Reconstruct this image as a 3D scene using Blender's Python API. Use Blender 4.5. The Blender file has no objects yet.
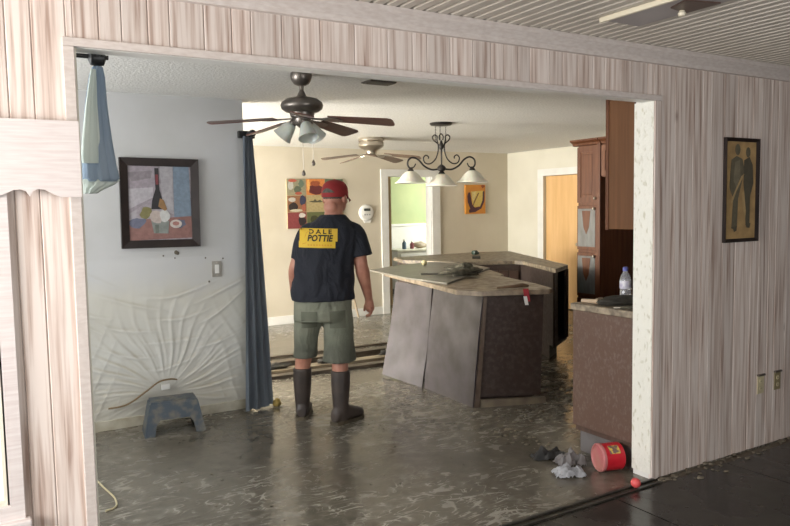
import bpy, bmesh, math, random
from mathutils import Vector, Matrix, noise
random.seed(7)
PI = math.pi
SC = bpy.context.scene
COL = SC.collection

# ------------------------------------------------------------------ camera
F_PX, YAW, PITCH, ROLL = 714.905, 0.5409, -0.0768, -0.0175
CAM = Vector((0, -2.5425, 1.5))
fwd = Vector((math.sin(YAW)*math.cos(PITCH), math.cos(YAW)*math.cos(PITCH), math.sin(PITCH)))
rgt = Vector((math.cos(YAW), -math.sin(YAW), 0)); upv = rgt.cross(fwd)
r2 = math.cos(ROLL)*rgt + math.sin(ROLL)*upv
u2 = -math.sin(ROLL)*rgt + math.cos(ROLL)*upv
cd = bpy.data.cameras.new('camera'); cam = bpy.data.objects.new('camera', cd); COL.objects.link(cam)
cd.sensor_width = 36; cd.lens = F_PX/790*36; cd.clip_start = 0.05
cam.matrix_world = Matrix(((r2.x, u2.x, -fwd.x, CAM.x), (r2.y, u2.y, -fwd.y, CAM.y), (r2.z, u2.z, -fwd.z, CAM.z), (0, 0, 0, 1)))
SC.camera = cam

# ------------------------------------------------------------------ light
SC.view_settings.view_transform = 'Standard'; SC.view_settings.look = 'None'
SC.view_settings.gamma = 1; SC.view_settings.use_curve_mapping = False
SC.view_settings.exposure = 0.12
w = bpy.data.worlds.new('sky'); SC.world = w; w.use_nodes = True
w.node_tree.nodes['Background'].inputs[0].default_value = (0.75, 0.87, 1.0, 1)
w.node_tree.nodes['Background'].inputs[1].default_value = 1.0

def area(name, loc, rot, sx, sy, power, col):
    d = bpy.data.lights.new(name, 'AREA'); d.shape = 'RECTANGLE'; d.size = sx; d.size_y = sy
    d.energy = power; d.color = col
    o = bpy.data.objects.new(name, d); COL.objects.link(o); o.location = loc; o.rotation_euler = rot
    return o
# daylight entering by the windows of the left walls; the rear fill is added, the bathroom lamp stands indoors
UPT = math.radians(34)      # much of it comes up off the sunlit ground outside
area('daylight_den', (-1.78, -1.0, 1.45), (0, -PI/2-0.25, 0), 1.3, 1.3, 106, (1.0, 0.96, 0.93))
area('daylight_dining', (-1.78, 1.35, 1.45), (0, -PI/2-UPT, 0), 1.3, 1.6, 92, (0.98, 0.99, 1.0))
area('daylight_living', (-1.78, 4.5, 1.2), (0, -PI/2-UPT, 0), 2.0, 2.2, 760, (1.0, 0.96, 0.88))
area('fill_rear', (1.6, -4.18, 1.25), (PI/2+0.25, 0, 0), 2.4, 1.9, 48, (1.0, 0.97, 0.94))  # added frontal fill behind the camera, no such source seen
area('area_bathroom', (8.0, 7.6, 1.6), (0, PI/2, 0), 0.9, 0.9, 52, (0.98, 1.0, 0.92))  # area lamp placed inside the bathroom, which has no window

# ------------------------------------------------------------------ materials
MATS = {}
def mat(name, c1, c2=None, scale=8.0, rough=0.6, metal=0.0, bump=0.0, bscale=None, stretch=(1, 1, 1), detail=4, rough2=None,
        coat=0.0, trans=0.0, alpha=1.0, emit=0.0, rand=0.0, lo=0.35, hi=0.65, spec=0.5, sss=0.0):
    if name in MATS: return MATS[name]
    m = bpy.data.materials.new(name); m.use_nodes = True; nt = m.node_tree; N = nt.nodes; L = nt.links
    b = N['Principled BSDF']
    if c2 is None: c2 = tuple(x*0.85 for x in c1)
    tc = N.new('ShaderNodeTexCoord'); mp = N.new('ShaderNodeMapping'); mp.inputs['Scale'].default_value = stretch
    L.new(tc.outputs['Object'], mp.inputs['Vector'])
    nz = N.new('ShaderNodeTexNoise'); nz.inputs['Scale'].default_value = scale; nz.inputs['Detail'].default_value = detail
    L.new(mp.outputs[0], nz.inputs['Vector'])
    cr = N.new('ShaderNodeValToRGB'); e = cr.color_ramp.elements
    e[0].position = lo; e[1].position = hi; e[0].color = (*c1, 1); e[1].color = (*c2, 1)
    L.new(nz.outputs['Fac'], cr.inputs[0]); out = cr.outputs[0]
    if rand:
        oi = N.new('ShaderNodeObjectInfo'); mr = N.new('ShaderNodeMapRange')
        mr.inputs['To Min'].default_value = 1-rand; mr.inputs['To Max'].default_value = 1+rand
        L.new(oi.outputs['Random'], mr.inputs['Value'])
        hs = N.new('ShaderNodeHueSaturation'); L.new(mr.outputs[0], hs.inputs['Value']); L.new(out, hs.inputs['Color']); out = hs.outputs[0]
    L.new(out, b.inputs['Base Color'])
    b.inputs['Roughness'].default_value = rough; b.inputs['Metallic'].default_value = metal
    b.inputs['Specular IOR Level'].default_value = spec
    if rough2 is not None:
        mr = N.new('ShaderNodeMapRange'); mr.inputs['From Min'].default_value = 0.35; mr.inputs['From Max'].default_value = 0.65
        mr.inputs['To Min'].default_value = rough; mr.inputs['To Max'].default_value = rough2
        L.new(nz.outputs['Fac'], mr.inputs['Value']); L.new(mr.outputs[0], b.inputs['Roughness'])
    if bump:
        nb = nz
        if bscale:
            nb = N.new('ShaderNodeTexNoise'); nb.inputs['Scale'].default_value = bscale; nb.inputs['Detail'].default_value = 6
            L.new(mp.outputs[0], nb.inputs['Vector'])
        bp = N.new('ShaderNodeBump'); bp.inputs['Strength'].default_value = bump; bp.inputs['Distance'].default_value = 0.02
        L.new(nb.outputs['Fac'], bp.inputs['Height']); L.new(bp.outputs[0], b.inputs['Normal'])
    if coat: b.inputs['Coat Weight'].default_value = coat; b.inputs['Coat Roughness'].default_value = 0.1
    if trans: b.inputs['Transmission Weight'].default_value = trans
    if sss: b.inputs['Subsurface Weight'].default_value = sss; b.inputs['Subsurface Radius'].default_value = (0.02, 0.01, 0.005)
    if alpha < 1: b.inputs['Alpha'].default_value = alpha
    if emit:
        b.inputs['Emission Color'].default_value = (*c1, 1); b.inputs['Emission Strength'].default_value = emit
    MATS[name] = m
    return m

def floor_material():
    m = bpy.data.materials.new('wet_mud'); m.use_nodes = True; nt = m.node_tree; N = nt.nodes; L = nt.links; b = N['Principled BSDF']
    tc = N.new('ShaderNodeTexCoord')
    def nz(s, d=4, dist=0.0, sc=(1, 1, 1), rot=0):
        mp = N.new('ShaderNodeMapping'); mp.inputs['Scale'].default_value = sc; mp.inputs['Rotation'].default_value = (0, 0, rot)
        L.new(tc.outputs['Object'], mp.inputs['Vector'])
        n = N.new('ShaderNodeTexNoise'); n.inputs['Scale'].default_value = s; n.inputs['Detail'].default_value = d; n.inputs['Distortion'].default_value = dist
        L.new(mp.outputs[0], n.inputs['Vector']); return n.outputs['Fac']
    def ramp(f, a, c, ca=(0, 0, 0), cb=(1, 1, 1)):
        r = N.new('ShaderNodeValToRGB'); r.color_ramp.elements[0].position = a; r.color_ramp.elements[1].position = c
        r.color_ramp.elements[0].color = (*ca, 1); r.color_ramp.elements[1].color = (*cb, 1); L.new(f, r.inputs[0]); return r.outputs[0]
    def mix(f, a, c, t='MIX'):
        x = N.new('ShaderNodeMix'); x.data_type = 'RGBA'; x.blend_type = t
        L.new(f, x.inputs[0]); L.new(a, x.inputs[6]); L.new(c, x.inputs[7]); return x.outputs[2]
    base = ramp(nz(1.6, 5), 0.3, 0.7, (0.092, 0.081, 0.062), (0.155, 0.137, 0.107))
    fine = ramp(nz(14, 9, 0.6), 0.36, 0.66, (0.065, 0.057, 0.043), (0.2, 0.177, 0.142))
    f1 = N.new('ShaderNodeValue'); f1.outputs[0].default_value = 0.28
    base = mix(f1.outputs[0], base, fine)
    # dragged footprints and smears: thin curved bands where two distorted noises cross 0.5
    def streak(s, wdt, rot, dist):
        n = nz(s, 2, dist, (1, 2.2, 1), rot)
        a = N.new('ShaderNodeMath'); a.operation = 'SUBTRACT'; L.new(n, a.inputs[0]); a.inputs[1].default_value = 0.5
        c = N.new('ShaderNodeMath'); c.operation = 'ABSOLUTE'; L.new(a.outputs[0], c.inputs[0])
        return ramp(c.outputs[0], 0.0, wdt, (1, 1, 1), (0, 0, 0))
    s1 = streak(1.7, 0.05, 0.6, 2.4); s2 = streak(2.9, 0.04, -0.5, 3.0)
    mx = N.new('ShaderNodeMath'); mx.operation = 'MAXIMUM'; L.new(s1, mx.inputs[0]); L.new(s2, mx.inputs[1])
    zone = ramp(nz(0.8, 3), 0.38, 0.56)
    fd = N.new('ShaderNodeMath'); fd.operation = 'MULTIPLY'; L.new(mx.outputs[0], fd.inputs[0]); L.new(zone, fd.inputs[1])
    brk = ramp(nz(11, 4), 0.38, 0.62)
    fe = N.new('ShaderNodeMath'); fe.operation = 'MULTIPLY'; L.new(fd.outputs[0], fe.inputs[0]); L.new(brk, fe.inputs[1])
    pale = N.new('ShaderNodeRGB'); pale.outputs[0].default_value = (0.4, 0.375, 0.32, 1)
    fs = N.new('ShaderNodeMath'); fs.operation = 'MULTIPLY'; L.new(fe.outputs[0], fs.inputs[0]); fs.inputs[1].default_value = 0.85
    L.new(mix(fs.outputs[0], base, pale.outputs[0]), b.inputs['Base Color'])
    rr = N.new('ShaderNodeMapRange'); L.new(nz(1.3, 6, 0.4), rr.inputs['Value'])
    rr.inputs['From Min'].default_value = 0.35; rr.inputs['From Max'].default_value = 0.7
    rr.inputs['To Min'].default_value = 0.06; rr.inputs['To Max'].default_value = 0.3
    ra = N.new('ShaderNodeMath'); ra.operation = 'ADD'; L.new(rr.outputs[0], ra.inputs[0])
    rb = N.new('ShaderNodeMath'); rb.operation = 'MULTIPLY'; L.new(fe.outputs[0], rb.inputs[0]); rb.inputs[1].default_value = 0.35
    L.new(rb.outputs[0], ra.inputs[1]); L.new(ra.outputs[0], b.inputs['Roughness'])
    b.inputs['Specular IOR Level'].default_value = 0.6
    hh = N.new('ShaderNodeMath'); hh.operation = 'ADD'; L.new(nz(6, 7, 0.8), hh.inputs[0]); L.new(fe.outputs[0], hh.inputs[1])
    bp = N.new('ShaderNodeBump'); bp.inputs['Strength'].default_value = 0.14; bp.inputs['Distance'].default_value = 0.02
    L.new(hh.outputs[0], bp.inputs['Height']); L.new(bp.outputs[0], b.inputs['Normal'])
    return m

def plank_material():
    m = bpy.data.materials.new('whitewashed_pine'); m.use_nodes = True; nt = m.node_tree; N = nt.nodes; L = nt.links; b = N['Principled BSDF']
    tc = N.new('ShaderNodeTexCoord'); oi = N.new('ShaderNodeObjectInfo')
    off = N.new('ShaderNodeVectorMath'); off.operation = 'ADD'; L.new(tc.outputs['Object'], off.inputs[0])
    cmb = N.new('ShaderNodeCombineXYZ'); ml = N.new('ShaderNodeMath'); ml.operation = 'MULTIPLY'; ml.inputs[1].default_value = 37
    L.new(oi.outputs['Random'], ml.inputs[0]); L.new(ml.outputs[0], cmb.inputs[2]); L.new(cmb.outputs[0], off.inputs[1])
    def nz(s, sc, d=5):
        mp = N.new('ShaderNodeMapping'); mp.inputs['Scale'].default_value = sc; L.new(off.outputs[0], mp.inputs['Vector'])
        n = N.new('ShaderNodeTexNoise'); n.inputs['Scale'].default_value = s; n.inputs['Detail'].default_value = d; n.inputs['Distortion'].default_value = 0.2
        L.new(mp.outputs[0], n.inputs['Vector']); return n.outputs['Fac']
    r = N.new('ShaderNodeValToRGB'); e = r.color_ramp.elements
    e[0].position = 0.3; e[0].color = (0.33, 0.225, 0.18, 1); e[1].position = 0.58; e[1].color = (0.74, 0.655, 0.60, 1)
    k = e.new(0.43); k.color = (0.58, 0.47, 0.41, 1)
    L.new(nz(8, (7, 7, 0.22), 6), r.inputs[0])
    # knots: small dark rings
    vo = N.new('ShaderNodeTexVoronoi'); mp = N.new('ShaderNodeMapping'); mp.inputs['Scale'].default_value = (3.2, 0.01, 1.5)
    L.new(off.outputs[0], mp.inputs['Vector']); L.new(mp.outputs[0], vo.inputs['Vector']); vo.inputs['Scale'].default_value = 1.0
    kr = N.new('ShaderNodeValToRGB'); ke = kr.color_ramp.elements
    ke[0].position = 0.0; ke[0].color = (1, 1, 1, 1); ke[1].position = 0.06; ke[1].color = (0, 0, 0, 1)
    L.new(vo.outputs['Distance'], kr.inputs[0])
    fm = N.new('ShaderNodeMath'); fm.operation = 'MULTIPLY'; fm.inputs[1].default_value = 0.7; L.new(kr.outputs[0], fm.inputs[0])
    mx = N.new('ShaderNodeMix'); mx.data_type = 'RGBA'; L.new(fm.outputs[0], mx.inputs[0]); L.new(r.outputs[0], mx.inputs[6]); mx.inputs[7].default_value = (0.2, 0.13, 0.1, 1)
    mr = N.new('ShaderNodeMapRange'); mr.inputs['To Min'].default_value = 0.86; mr.inputs['To Max'].default_value = 1.1; L.new(oi.outputs['Random'], mr.inputs['Value'])
    hs = N.new('ShaderNodeHueSaturation'); L.new(mr.outputs[0], hs.inputs['Value']); L.new(mx.outputs[2], hs.inputs['Color'])
    L.new(hs.outputs[0], b.inputs['Base Color']); b.inputs['Roughness'].default_value = 0.6
    return m

M_FLOOR = floor_material(); M_PLANK = plank_material()
M_PINK = mat('whitewash_trim', (0.66, 0.60, 0.56), (0.58, 0.51, 0.47), 14, 0.55, stretch=(2, 6, 6))
M_VAL = mat('whitewash_valance', (0.74, 0.69, 0.67), (0.66, 0.59, 0.57), 9, 0.55, stretch=(1, 8, 14))
M_CREAM = mat('cream_paint', (0.70, 0.68, 0.58), (0.62, 0.60, 0.50), 3, 0.5)
M_WHITE = mat('white_paint', (0.78, 0.77, 0.73), (0.70, 0.69, 0.65), 4, 0.4)
M_JAMB = mat('mud_flecked_white', (0.74, 0.73, 0.66), (0.55, 0.53, 0.43), 48, 0.6, stretch=(1, 1, 0.5), lo=0.57, hi=0.7, bump=0.4)
M_WALLGREY = mat('pale_grey_wall', (0.55, 0.55, 0.55), (0.50, 0.50, 0.49), 2.5, 0.55)
M_WALLBACK = mat('cream_wall', (0.62, 0.56, 0.45), (0.57, 0.51, 0.40), 2, 0.6)
M_WALLR = mat('pale_wall', (0.68, 0.65, 0.55), (0.63, 0.60, 0.5), 2, 0.6)
M_CEIL = mat('stippled_ceiling', (0.70, 0.69, 0.65), (0.84, 0.83, 0.79), 60, 0.8, bump=0.35, stretch=(1, 1, 1), detail=5)
M_SLAT = mat('ceiling_slat_paint', (0.60, 0.55, 0.48), (0.53, 0.485, 0.42), 6, 0.5, stretch=(4, 1, 4), rand=0.04)
M_GAP = mat('ceiling_gap', (0.36, 0.32, 0.27), None, 5, 0.8)
M_TILE = mat('dark_wet_floor', (0.012, 0.011, 0.010), (0.05, 0.046, 0.038), 3.5, 0.12, rough2=0.4, detail=7, lo=0.4, hi=0.75, bump=0.15, rand=0.1)
M_GROUT = mat('floor_joint', (0.17, 0.14, 0.105), None, 6, 0.5)
M_DARKMETAL = mat('bronze_metal', (0.17, 0.15, 0.13), (0.23, 0.20, 0.175), 12, 0.33, 0.8)
M_NICKEL = mat('brushed_nickel', (0.45, 0.40, 0.33), (0.52, 0.47, 0.4), 20, 0.3, 0.9)
M_IRON = mat('black_iron', (0.018, 0.015, 0.014), (0.03, 0.026, 0.022), 14, 0.42, 0.3)
M_BLADE = mat('walnut_blade', (0.085, 0.03, 0.022), (0.13, 0.05, 0.035), 6, 0.35, stretch=(2, 14, 2))
M_BLADE2 = mat('oak_blade', (0.16, 0.10, 0.065), (0.22, 0.15, 0.1), 6, 0.4, stretch=(2, 14, 2))
M_GLASS = mat('frosted_glass', (0.62, 0.64, 0.58), (0.52, 0.54, 0.48), 10, 0.35, spec=0.6, sss=0.3)
M_GLASS2 = mat('alabaster_glass', (0.74, 0.72, 0.63), (0.62, 0.60, 0.5), 8, 0.35, spec=0.6, sss=0.3)
M_BLACK = mat('black_plastic', (0.012, 0.012, 0.012), (0.02, 0.02, 0.02), 9, 0.4)
M_FRAME = mat('dark_frame', (0.015, 0.010, 0.009), (0.03, 0.02, 0.017), 9, 0.35)
M_CURT = mat('slate_blue_cloth', (0.21, 0.245, 0.29), (0.27, 0.305, 0.35), 5, 0.8, stretch=(3, 3, 0.6), bump=0.2, bscale=120)
M_CURT2 = mat('pale_blue_cloth', (0.18, 0.25, 0.34), (0.27, 0.34, 0.42), 4, 0.8, stretch=(3, 3, 0.5), bump=0.15, bscale=120)
M_CURT3 = mat('mint_lining', (0.5, 0.58, 0.54), (0.62, 0.68, 0.63), 6, 0.75, stretch=(4, 4, 0.6))
M_CHERRY = mat('cherry_wood', (0.08, 0.026, 0.010), (0.12, 0.044, 0.018), 5, 0.45, stretch=(6, 6, 0.5), spec=0.3)
M_OAKPANEL = mat('cabinet_end_veneer', (0.105, 0.044, 0.016), (0.14, 0.062, 0.025), 5, 0.5, stretch=(9, 9, 0.4), spec=0.25)
M_DARKWOOD = mat('dark_brown_panel', (0.075, 0.045, 0.034), (0.10, 0.062, 0.046), 5, 0.4, stretch=(6, 6, 0.6))
M_ISLDARK = mat('soaked_brown_panel', (0.042, 0.026, 0.021), (0.085, 0.066, 0.055), 30, 0.4, detail=7, lo=0.45, hi=0.85, rough2=0.6)
M_ISLGREY = mat('mud_film_panel', (0.07, 0.063, 0.072), (0.038, 0.03, 0.03), 5, 0.3, detail=9, spec=0.3, rough2=0.55, lo=0.3, hi=0.75)
M_ENDPANEL = mat('muddy_end_panel', (0.11, 0.064, 0.047), (0.17, 0.13, 0.108), 75, 0.3, detail=9, lo=0.5, hi=0.85, rough2=0.5, stretch=(1, 1, 0.6))
M_TOE = mat('toe_kick_grey', (0.15, 0.14, 0.14), (0.10, 0.09, 0.085), 9, 0.5)
M_LAM = mat('stone_laminate', (0.31, 0.24, 0.165), (0.17, 0.13, 0.09), 16, 0.35, detail=8, rough2=0.55)
M_LAMEDGE = mat('muddy_laminate', (0.33, 0.27, 0.19), (0.12, 0.095, 0.07), 20, 0.5, detail=8)
M_SHEET = mat('grey_board', (0.19, 0.175, 0.145), (0.14, 0.128, 0.105), 7, 0.4, detail=6)
M_TAN = mat('tan_wall', (0.45, 0.31, 0.17), (0.40, 0.27, 0.15), 3, 0.6)
M_DOOR = mat('honey_birch', (0.66, 0.40, 0.17), (0.74, 0.47, 0.22), 3, 0.4, stretch=(3, 5, 0.5))
M_GREEN = mat('green_wall', (0.30, 0.37, 0.17), (0.38, 0.43, 0.2), 2, 0.6)
M_SKIN = mat('skin', (0.52, 0.25, 0.17), (0.42, 0.18, 0.12), 14, 0.5, sss=0.05)
M_SHIRT = mat('navy_cotton', (0.010, 0.012, 0.019), (0.017, 0.019, 0.028), 6, 0.85, bump=0.25, bscale=160)
M_SHORTS = mat('olive_denim', (0.145, 0.155, 0.115), (0.20, 0.205, 0.155), 7, 0.85, bump=0.3, bscale=150)
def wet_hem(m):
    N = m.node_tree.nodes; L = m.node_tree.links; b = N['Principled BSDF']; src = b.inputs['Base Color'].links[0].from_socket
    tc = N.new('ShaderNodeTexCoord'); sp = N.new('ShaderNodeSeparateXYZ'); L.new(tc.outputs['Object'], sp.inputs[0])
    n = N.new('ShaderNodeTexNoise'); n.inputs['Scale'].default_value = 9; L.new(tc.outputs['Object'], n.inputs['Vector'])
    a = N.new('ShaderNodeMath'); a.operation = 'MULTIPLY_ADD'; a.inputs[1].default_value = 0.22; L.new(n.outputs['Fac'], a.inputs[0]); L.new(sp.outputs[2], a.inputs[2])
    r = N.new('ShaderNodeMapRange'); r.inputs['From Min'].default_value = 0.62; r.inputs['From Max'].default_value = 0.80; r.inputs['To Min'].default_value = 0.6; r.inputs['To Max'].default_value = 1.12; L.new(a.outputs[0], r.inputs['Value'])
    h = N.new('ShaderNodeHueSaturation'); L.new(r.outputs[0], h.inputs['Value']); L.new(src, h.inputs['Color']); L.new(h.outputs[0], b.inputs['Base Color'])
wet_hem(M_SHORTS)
def creases(m, s1, st):
    N = m.node_tree.nodes; L = m.node_tree.links; b = N['Principled BSDF']
    tc = N.new('ShaderNodeTexCoord'); mp = N.new('ShaderNodeMapping'); mp.inputs['Scale'].default_value = (1.0, 1.0, 0.55); mp.inputs['Rotation'].default_value = (0.0, 0.5, 0.0); L.new(tc.outputs['Object'], mp.inputs['Vector'])
    n = N.new('ShaderNodeTexNoise'); n.inputs['Scale'].default_value = s1; n.inputs['Detail'].default_value = 2; n.inputs['Distortion'].default_value = 1.2; L.new(mp.outputs[0], n.inputs['Vector'])
    old = [x for x in N if x.type == 'BUMP'][0]
    bp = N.new('ShaderNodeBump'); bp.inputs['Strength'].default_value = st; bp.inputs['Distance'].default_value = 0.05; L.new(n.outputs['Fac'], bp.inputs['Height']); L.new(bp.outputs[0], old.inputs['Normal'])
creases(M_SHORTS, 9, 0.55); creases(M_SHIRT, 8, 0.6)
M_BOOT = mat('brown_rubber', (0.04, 0.03, 0.026), (0.07, 0.053, 0.043), 9, 0.45, rough2=0.6)
M_SOLE = mat('mud_sole', (0.055, 0.045, 0.03), (0.10, 0.08, 0.05), 16, 0.5)
M_REDCAP = mat('red_cap', (0.30, 0.022, 0.022), (0.24, 0.015, 0.017), 10, 0.8)
M_HAIR = mat('grey_brown_hair', (0.05, 0.045, 0.035), (0.10, 0.09, 0.07), 60, 0.7)
M_YEL = mat('yellow_print', (0.72, 0.47, 0.03), (0.64, 0.42, 0.04), 12, 0.7)
M_YEL2 = mat('amber_print', (0.66, 0.33, 0.02), None, 12, 0.7)
M_INK = mat('black_ink', (0.02, 0.017, 0.012), None, 12, 0.7)
M_REDPL = mat('red_plastic', (0.52, 0.012, 0.025), (0.44, 0.01, 0.02), 9, 0.3)
M_PINKPL = mat('muddy_pink_lid', (0.46, 0.13, 0.14), (0.42, 0.18, 0.15), 9, 0.5)
M_BALL = mat('coral_rubber', (0.72, 0.10, 0.10), (0.62, 0.08, 0.08), 9, 0.4)
M_STOOL = mat('muddy_blue_plastic', (0.04, 0.057, 0.075), (0.17, 0.15, 0.11), 15, 0.45, detail=8, lo=0.46, hi=0.72)
M_RAG = mat('white_rag', (0.62, 0.63, 0.66), (0.5, 0.5, 0.52), 12, 0.7)
M_RAG2 = mat('grey_rag', (0.36, 0.34, 0.34), (0.24, 0.22, 0.21), 12, 0.7)
M_MUD = mat('mud_clods', (0.10, 0.085, 0.06), (0.17, 0.145, 0.105), 20, 0.5)
M_BEIGE = mat('ivory_plastic', (0.62, 0.55, 0.36), (0.54, 0.47, 0.3), 9, 0.4)
M_STICK = mat('pale_stick', (0.36, 0.28, 0.19), (0.3, 0.23, 0.15), 9, 0.6)
M_BOARD = mat('soaked_board', (0.055, 0.042, 0.03), (0.11, 0.085, 0.06), 6, 0.45, stretch=(1, 8, 8))
M_BOARD2 = mat('pale_board', (0.26, 0.21, 0.14), (0.2, 0.16, 0.11), 6, 0.5, stretch=(1, 8, 8))
M_CLEAR = mat('clear_bottle', (0.75, 0.78, 0.85), (0.7, 0.72, 0.8), 9, 0.08, trans=0.75)
M_BLUECAP = mat('blue_cap', (0.10, 0.12, 0.42), None, 9, 0.4)
M_GLOVE = mat('dark_cloth', (0.025, 0.022, 0.018), (0.06, 0.055, 0.042), 12, 0.8)
M_WOODTIP = mat('pale_wood_tip', (0.5, 0.38, 0.27), (0.42, 0.31, 0.2), 12, 0.6)
M_GLOVE2 = mat('muddy_green_cloth', (0.055, 0.05, 0.034), (0.13, 0.12, 0.085), 26, 0.7)
M_PANE = mat('bright_pane', (0.80, 0.84, 0.90), (0.76, 0.8, 0.86), 2, 0.15)
M_LENS = mat('grey_diffuser', (0.34, 0.31, 0.31), (0.38, 0.345, 0.34), 4, 0.4)
M_TUBE = mat('ivory_metal_edge', (0.76, 0.70, 0.54), (0.70, 0.64, 0.5), 4, 0.4)
def flat(c):
    return mat('paint_%02x%02x%02x' % tuple(int(max(0, min(1, x))*255) for x in c), c, tuple(x*0.8 for x in c), 40, 0.6, detail=3)

# ------------------------------------------------------------------ mesh helpers
def box(bm, x0, x1, y0, y1, z0, z1, bev=0.0):
    vs = [bm.verts.new((x, y, z)) for x in (x0, x1) for y in (y0, y1) for z in (z0, z1)]
    fs = [bm.faces.new([vs[i] for i in q]) for q in ((0, 1, 3, 2), (4, 6, 7, 5), (0, 4, 5, 1), (2, 3, 7, 6), (0, 2, 6, 4), (1, 5, 7, 3))]
    if bev:
        es = set(e for f in fs for e in f.edges)
        bmesh.ops.bevel(bm, geom=list(es), offset=bev, segments=2, affect='EDGES', profile=0.5)
def prism(bm, poly, a0, a1, axis='z'):
    """extrude a 2D polygon; axis z: (x,y), axis y: (x,z), axis x: (y,z)"""
    def P(p, a):
        return (p[0], p[1], a) if axis == 'z' else ((p[0], a, p[1]) if axis == 'y' else (a, p[0], p[1]))
    A = [bm.verts.new(P(p, a0)) for p in poly]; B = [bm.verts.new(P(p, a1)) for p in poly]
    n = len(poly)
    bm.faces.new(A); bm.faces.new(B)
    for i in range(n): bm.faces.new((A[i], A[(i+1) % n], B[(i+1) % n], B[i]))
def hexa(bm, lo, hi):
    A = [bm.verts.new(p) for p in lo]; B = [bm.verts.new(p) for p in hi]; n = len(lo)
    bm.faces.new(A); bm.faces.new(B)
    for i in range(n): bm.faces.new((A[i], A[(i+1) % n], B[(i+1) % n], B[i]))
def lathe(bm, prof, seg=24, o=(0, 0, 0), M=None):
    rings = []
    for r, z in prof:
        ring = []
        for k in range(seg):
            a = 2*PI*k/seg; v = Vector((r*math.cos(a), r*math.sin(a), z))
            if M is not None: v = M @ v
            ring.append(bm.verts.new(v + Vector(o)))
        rings.append(ring)
    for i in range(len(rings)-1):
        for k in range(seg):
            bm.faces.new((rings[i][k], rings[i][(k+1) % seg], rings[i+1][(k+1) % seg], rings[i+1][k]))
    if prof[0][0] > 1e-5: bm.faces.new(rings[0])
    if prof[-1][0] > 1e-5: bm.faces.new(rings[-1])
def ring_tube(bm, rings):
    """rings: list of lists of Vector"""
    R = [[bm.verts.new(p) for p in r] for r in rings]; n = len(R[0])
    for i in range(len(R)-1):
        for k in range(n): bm.faces.new((R[i][k], R[i][(k+1) % n], R[i+1][(k+1) % n], R[i+1][k]))
    bm.faces.new(R[0]); bm.faces.new(R[-1])
def tube(bm, pts, rad, seg=8, flat_=1.0):
    pts = [Vector(p) for p in pts]
    if not isinstance(rad, (list, tuple)): rad = [rad]*len(pts)
    rings = []; up = None
    for i, p in enumerate(pts):
        t = (pts[min(i+1, len(pts)-1)] - pts[max(i-1, 0)]).normalized()
        if up is None:
            up = Vector((0, 0, 1)) if abs(t.z) < 0.9 else Vector((0, 1, 0))
        s = t.cross(up).normalized(); up = s.cross(t).normalized()
        rings.append([p + rad[i]*(math.cos(2*PI*k/seg)*s + flat_*math.sin(2*PI*k/seg)*up) for k in range(seg)])
    ring_tube(bm, rings)
def smoothpath(pts, n=6):
    pts = [Vector(p) for p in pts]; out = []
    for i in range(len(pts)-1):
        p0 = pts[max(i-1, 0)]; p1 = pts[i]; p2 = pts[i+1]; p3 = pts[min(i+2, len(pts)-1)]
        for k in range(n):
            t = k/n
            out.append(0.5*((2*p1) + (-p0+p2)*t + (2*p0-5*p1+4*p2-p3)*t*t + (-p0+3*p1-3*p2+p3)*t**3))
    out.append(pts[-1]); return out
def ball(bm, c, r, u=16, v=10, M=None):
    mat4 = Matrix.Translation(Vector(c)) @ (M if M is not None else Matrix.Diagonal((r[0], r[1], r[2], 1)) if isinstance(r, (tuple, list)) else Matrix.Scale(r, 4))
    return bmesh.ops.create_uvsphere(bm, u_segments=u, v_segments=v, radius=1.0, matrix=mat4)['verts']

def finish(bm, smooth):
    bmesh.ops.recalc_face_normals(bm, faces=bm.faces[:])
    me = bpy.data.meshes.new('mesh'); bm.to_mesh(me); bm.free()
    if smooth:
        for p in me.polygons: p.use_smooth = True
        try: me.set_sharp_from_angle(angle=math.radians(smooth if smooth > 1 else 50))
        except Exception: pass
    return me
def props(o, label=None, cat=None, group=None, kind=None):
    if label: o['label'] = label
    if cat: o['category'] = cat
    if group: o['group'] = group
    if kind: o['kind'] = kind
    return o
def obj(name, bm, m, parent=None, label=None, cat=None, group=None, kind=None, smooth=0, world=False, loc=None, mats=None):
    if world and parent is not None:
        bmesh.ops.transform(bm, matrix=wm(parent).inverted(), verts=bm.verts[:])
    if loc is not None:
        bmesh.ops.translate(bm, vec=-Vector(loc), verts=bm.verts[:])
    me = bm if isinstance(bm, bpy.types.Mesh) else finish(bm, smooth)
    me.name = name
    o = bpy.data.objects.new(name, me); COL.objects.link(o)
    if mats:
        for x in mats: me.materials.append(x)
    elif m and not me.materials: me.materials.append(m)
    if parent is not None: o.parent = parent
    if loc is not None: o.location = loc
    return props(o, label, cat, group, kind)
def wm(o):
    m = o.matrix_basis.copy()
    return wm(o.parent) @ m if o.parent else m
def thing(name, label, cat, loc=(0, 0, 0), rz=0, group=None):
    o = bpy.data.objects.new(name, None); COL.objects.link(o); o.location = loc; o.rotation_euler = (0, 0, rz); o.empty_display_size = 0.1
    return props(o, label, cat, group)
def NB(): return bmesh.new()
def remesh(bm, voxel, it=4, fac=0.5):
    bmesh.ops.recalc_face_normals(bm, faces=bm.faces[:])
    me = bpy.data.meshes.new('tmp'); bm.to_mesh(me); bm.free()
    o = bpy.data.objects.new('tmp', me); COL.objects.link(o)
    r = o.modifiers.new('r', 'REMESH'); r.mode = 'VOXEL'; r.voxel_size = voxel; r.use_smooth_shade = True
    if it: s = o.modifiers.new('s', 'SMOOTH'); s.iterations = it; s.factor = fac
    dg = bpy.context.evaluated_depsgraph_get()
    new = bpy.data.meshes.new_from_object(o.evaluated_get(dg))
    bpy.data.objects.remove(o); bpy.data.meshes.remove(me)
    for p in new.polygons: p.use_smooth = True
    return new
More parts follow.
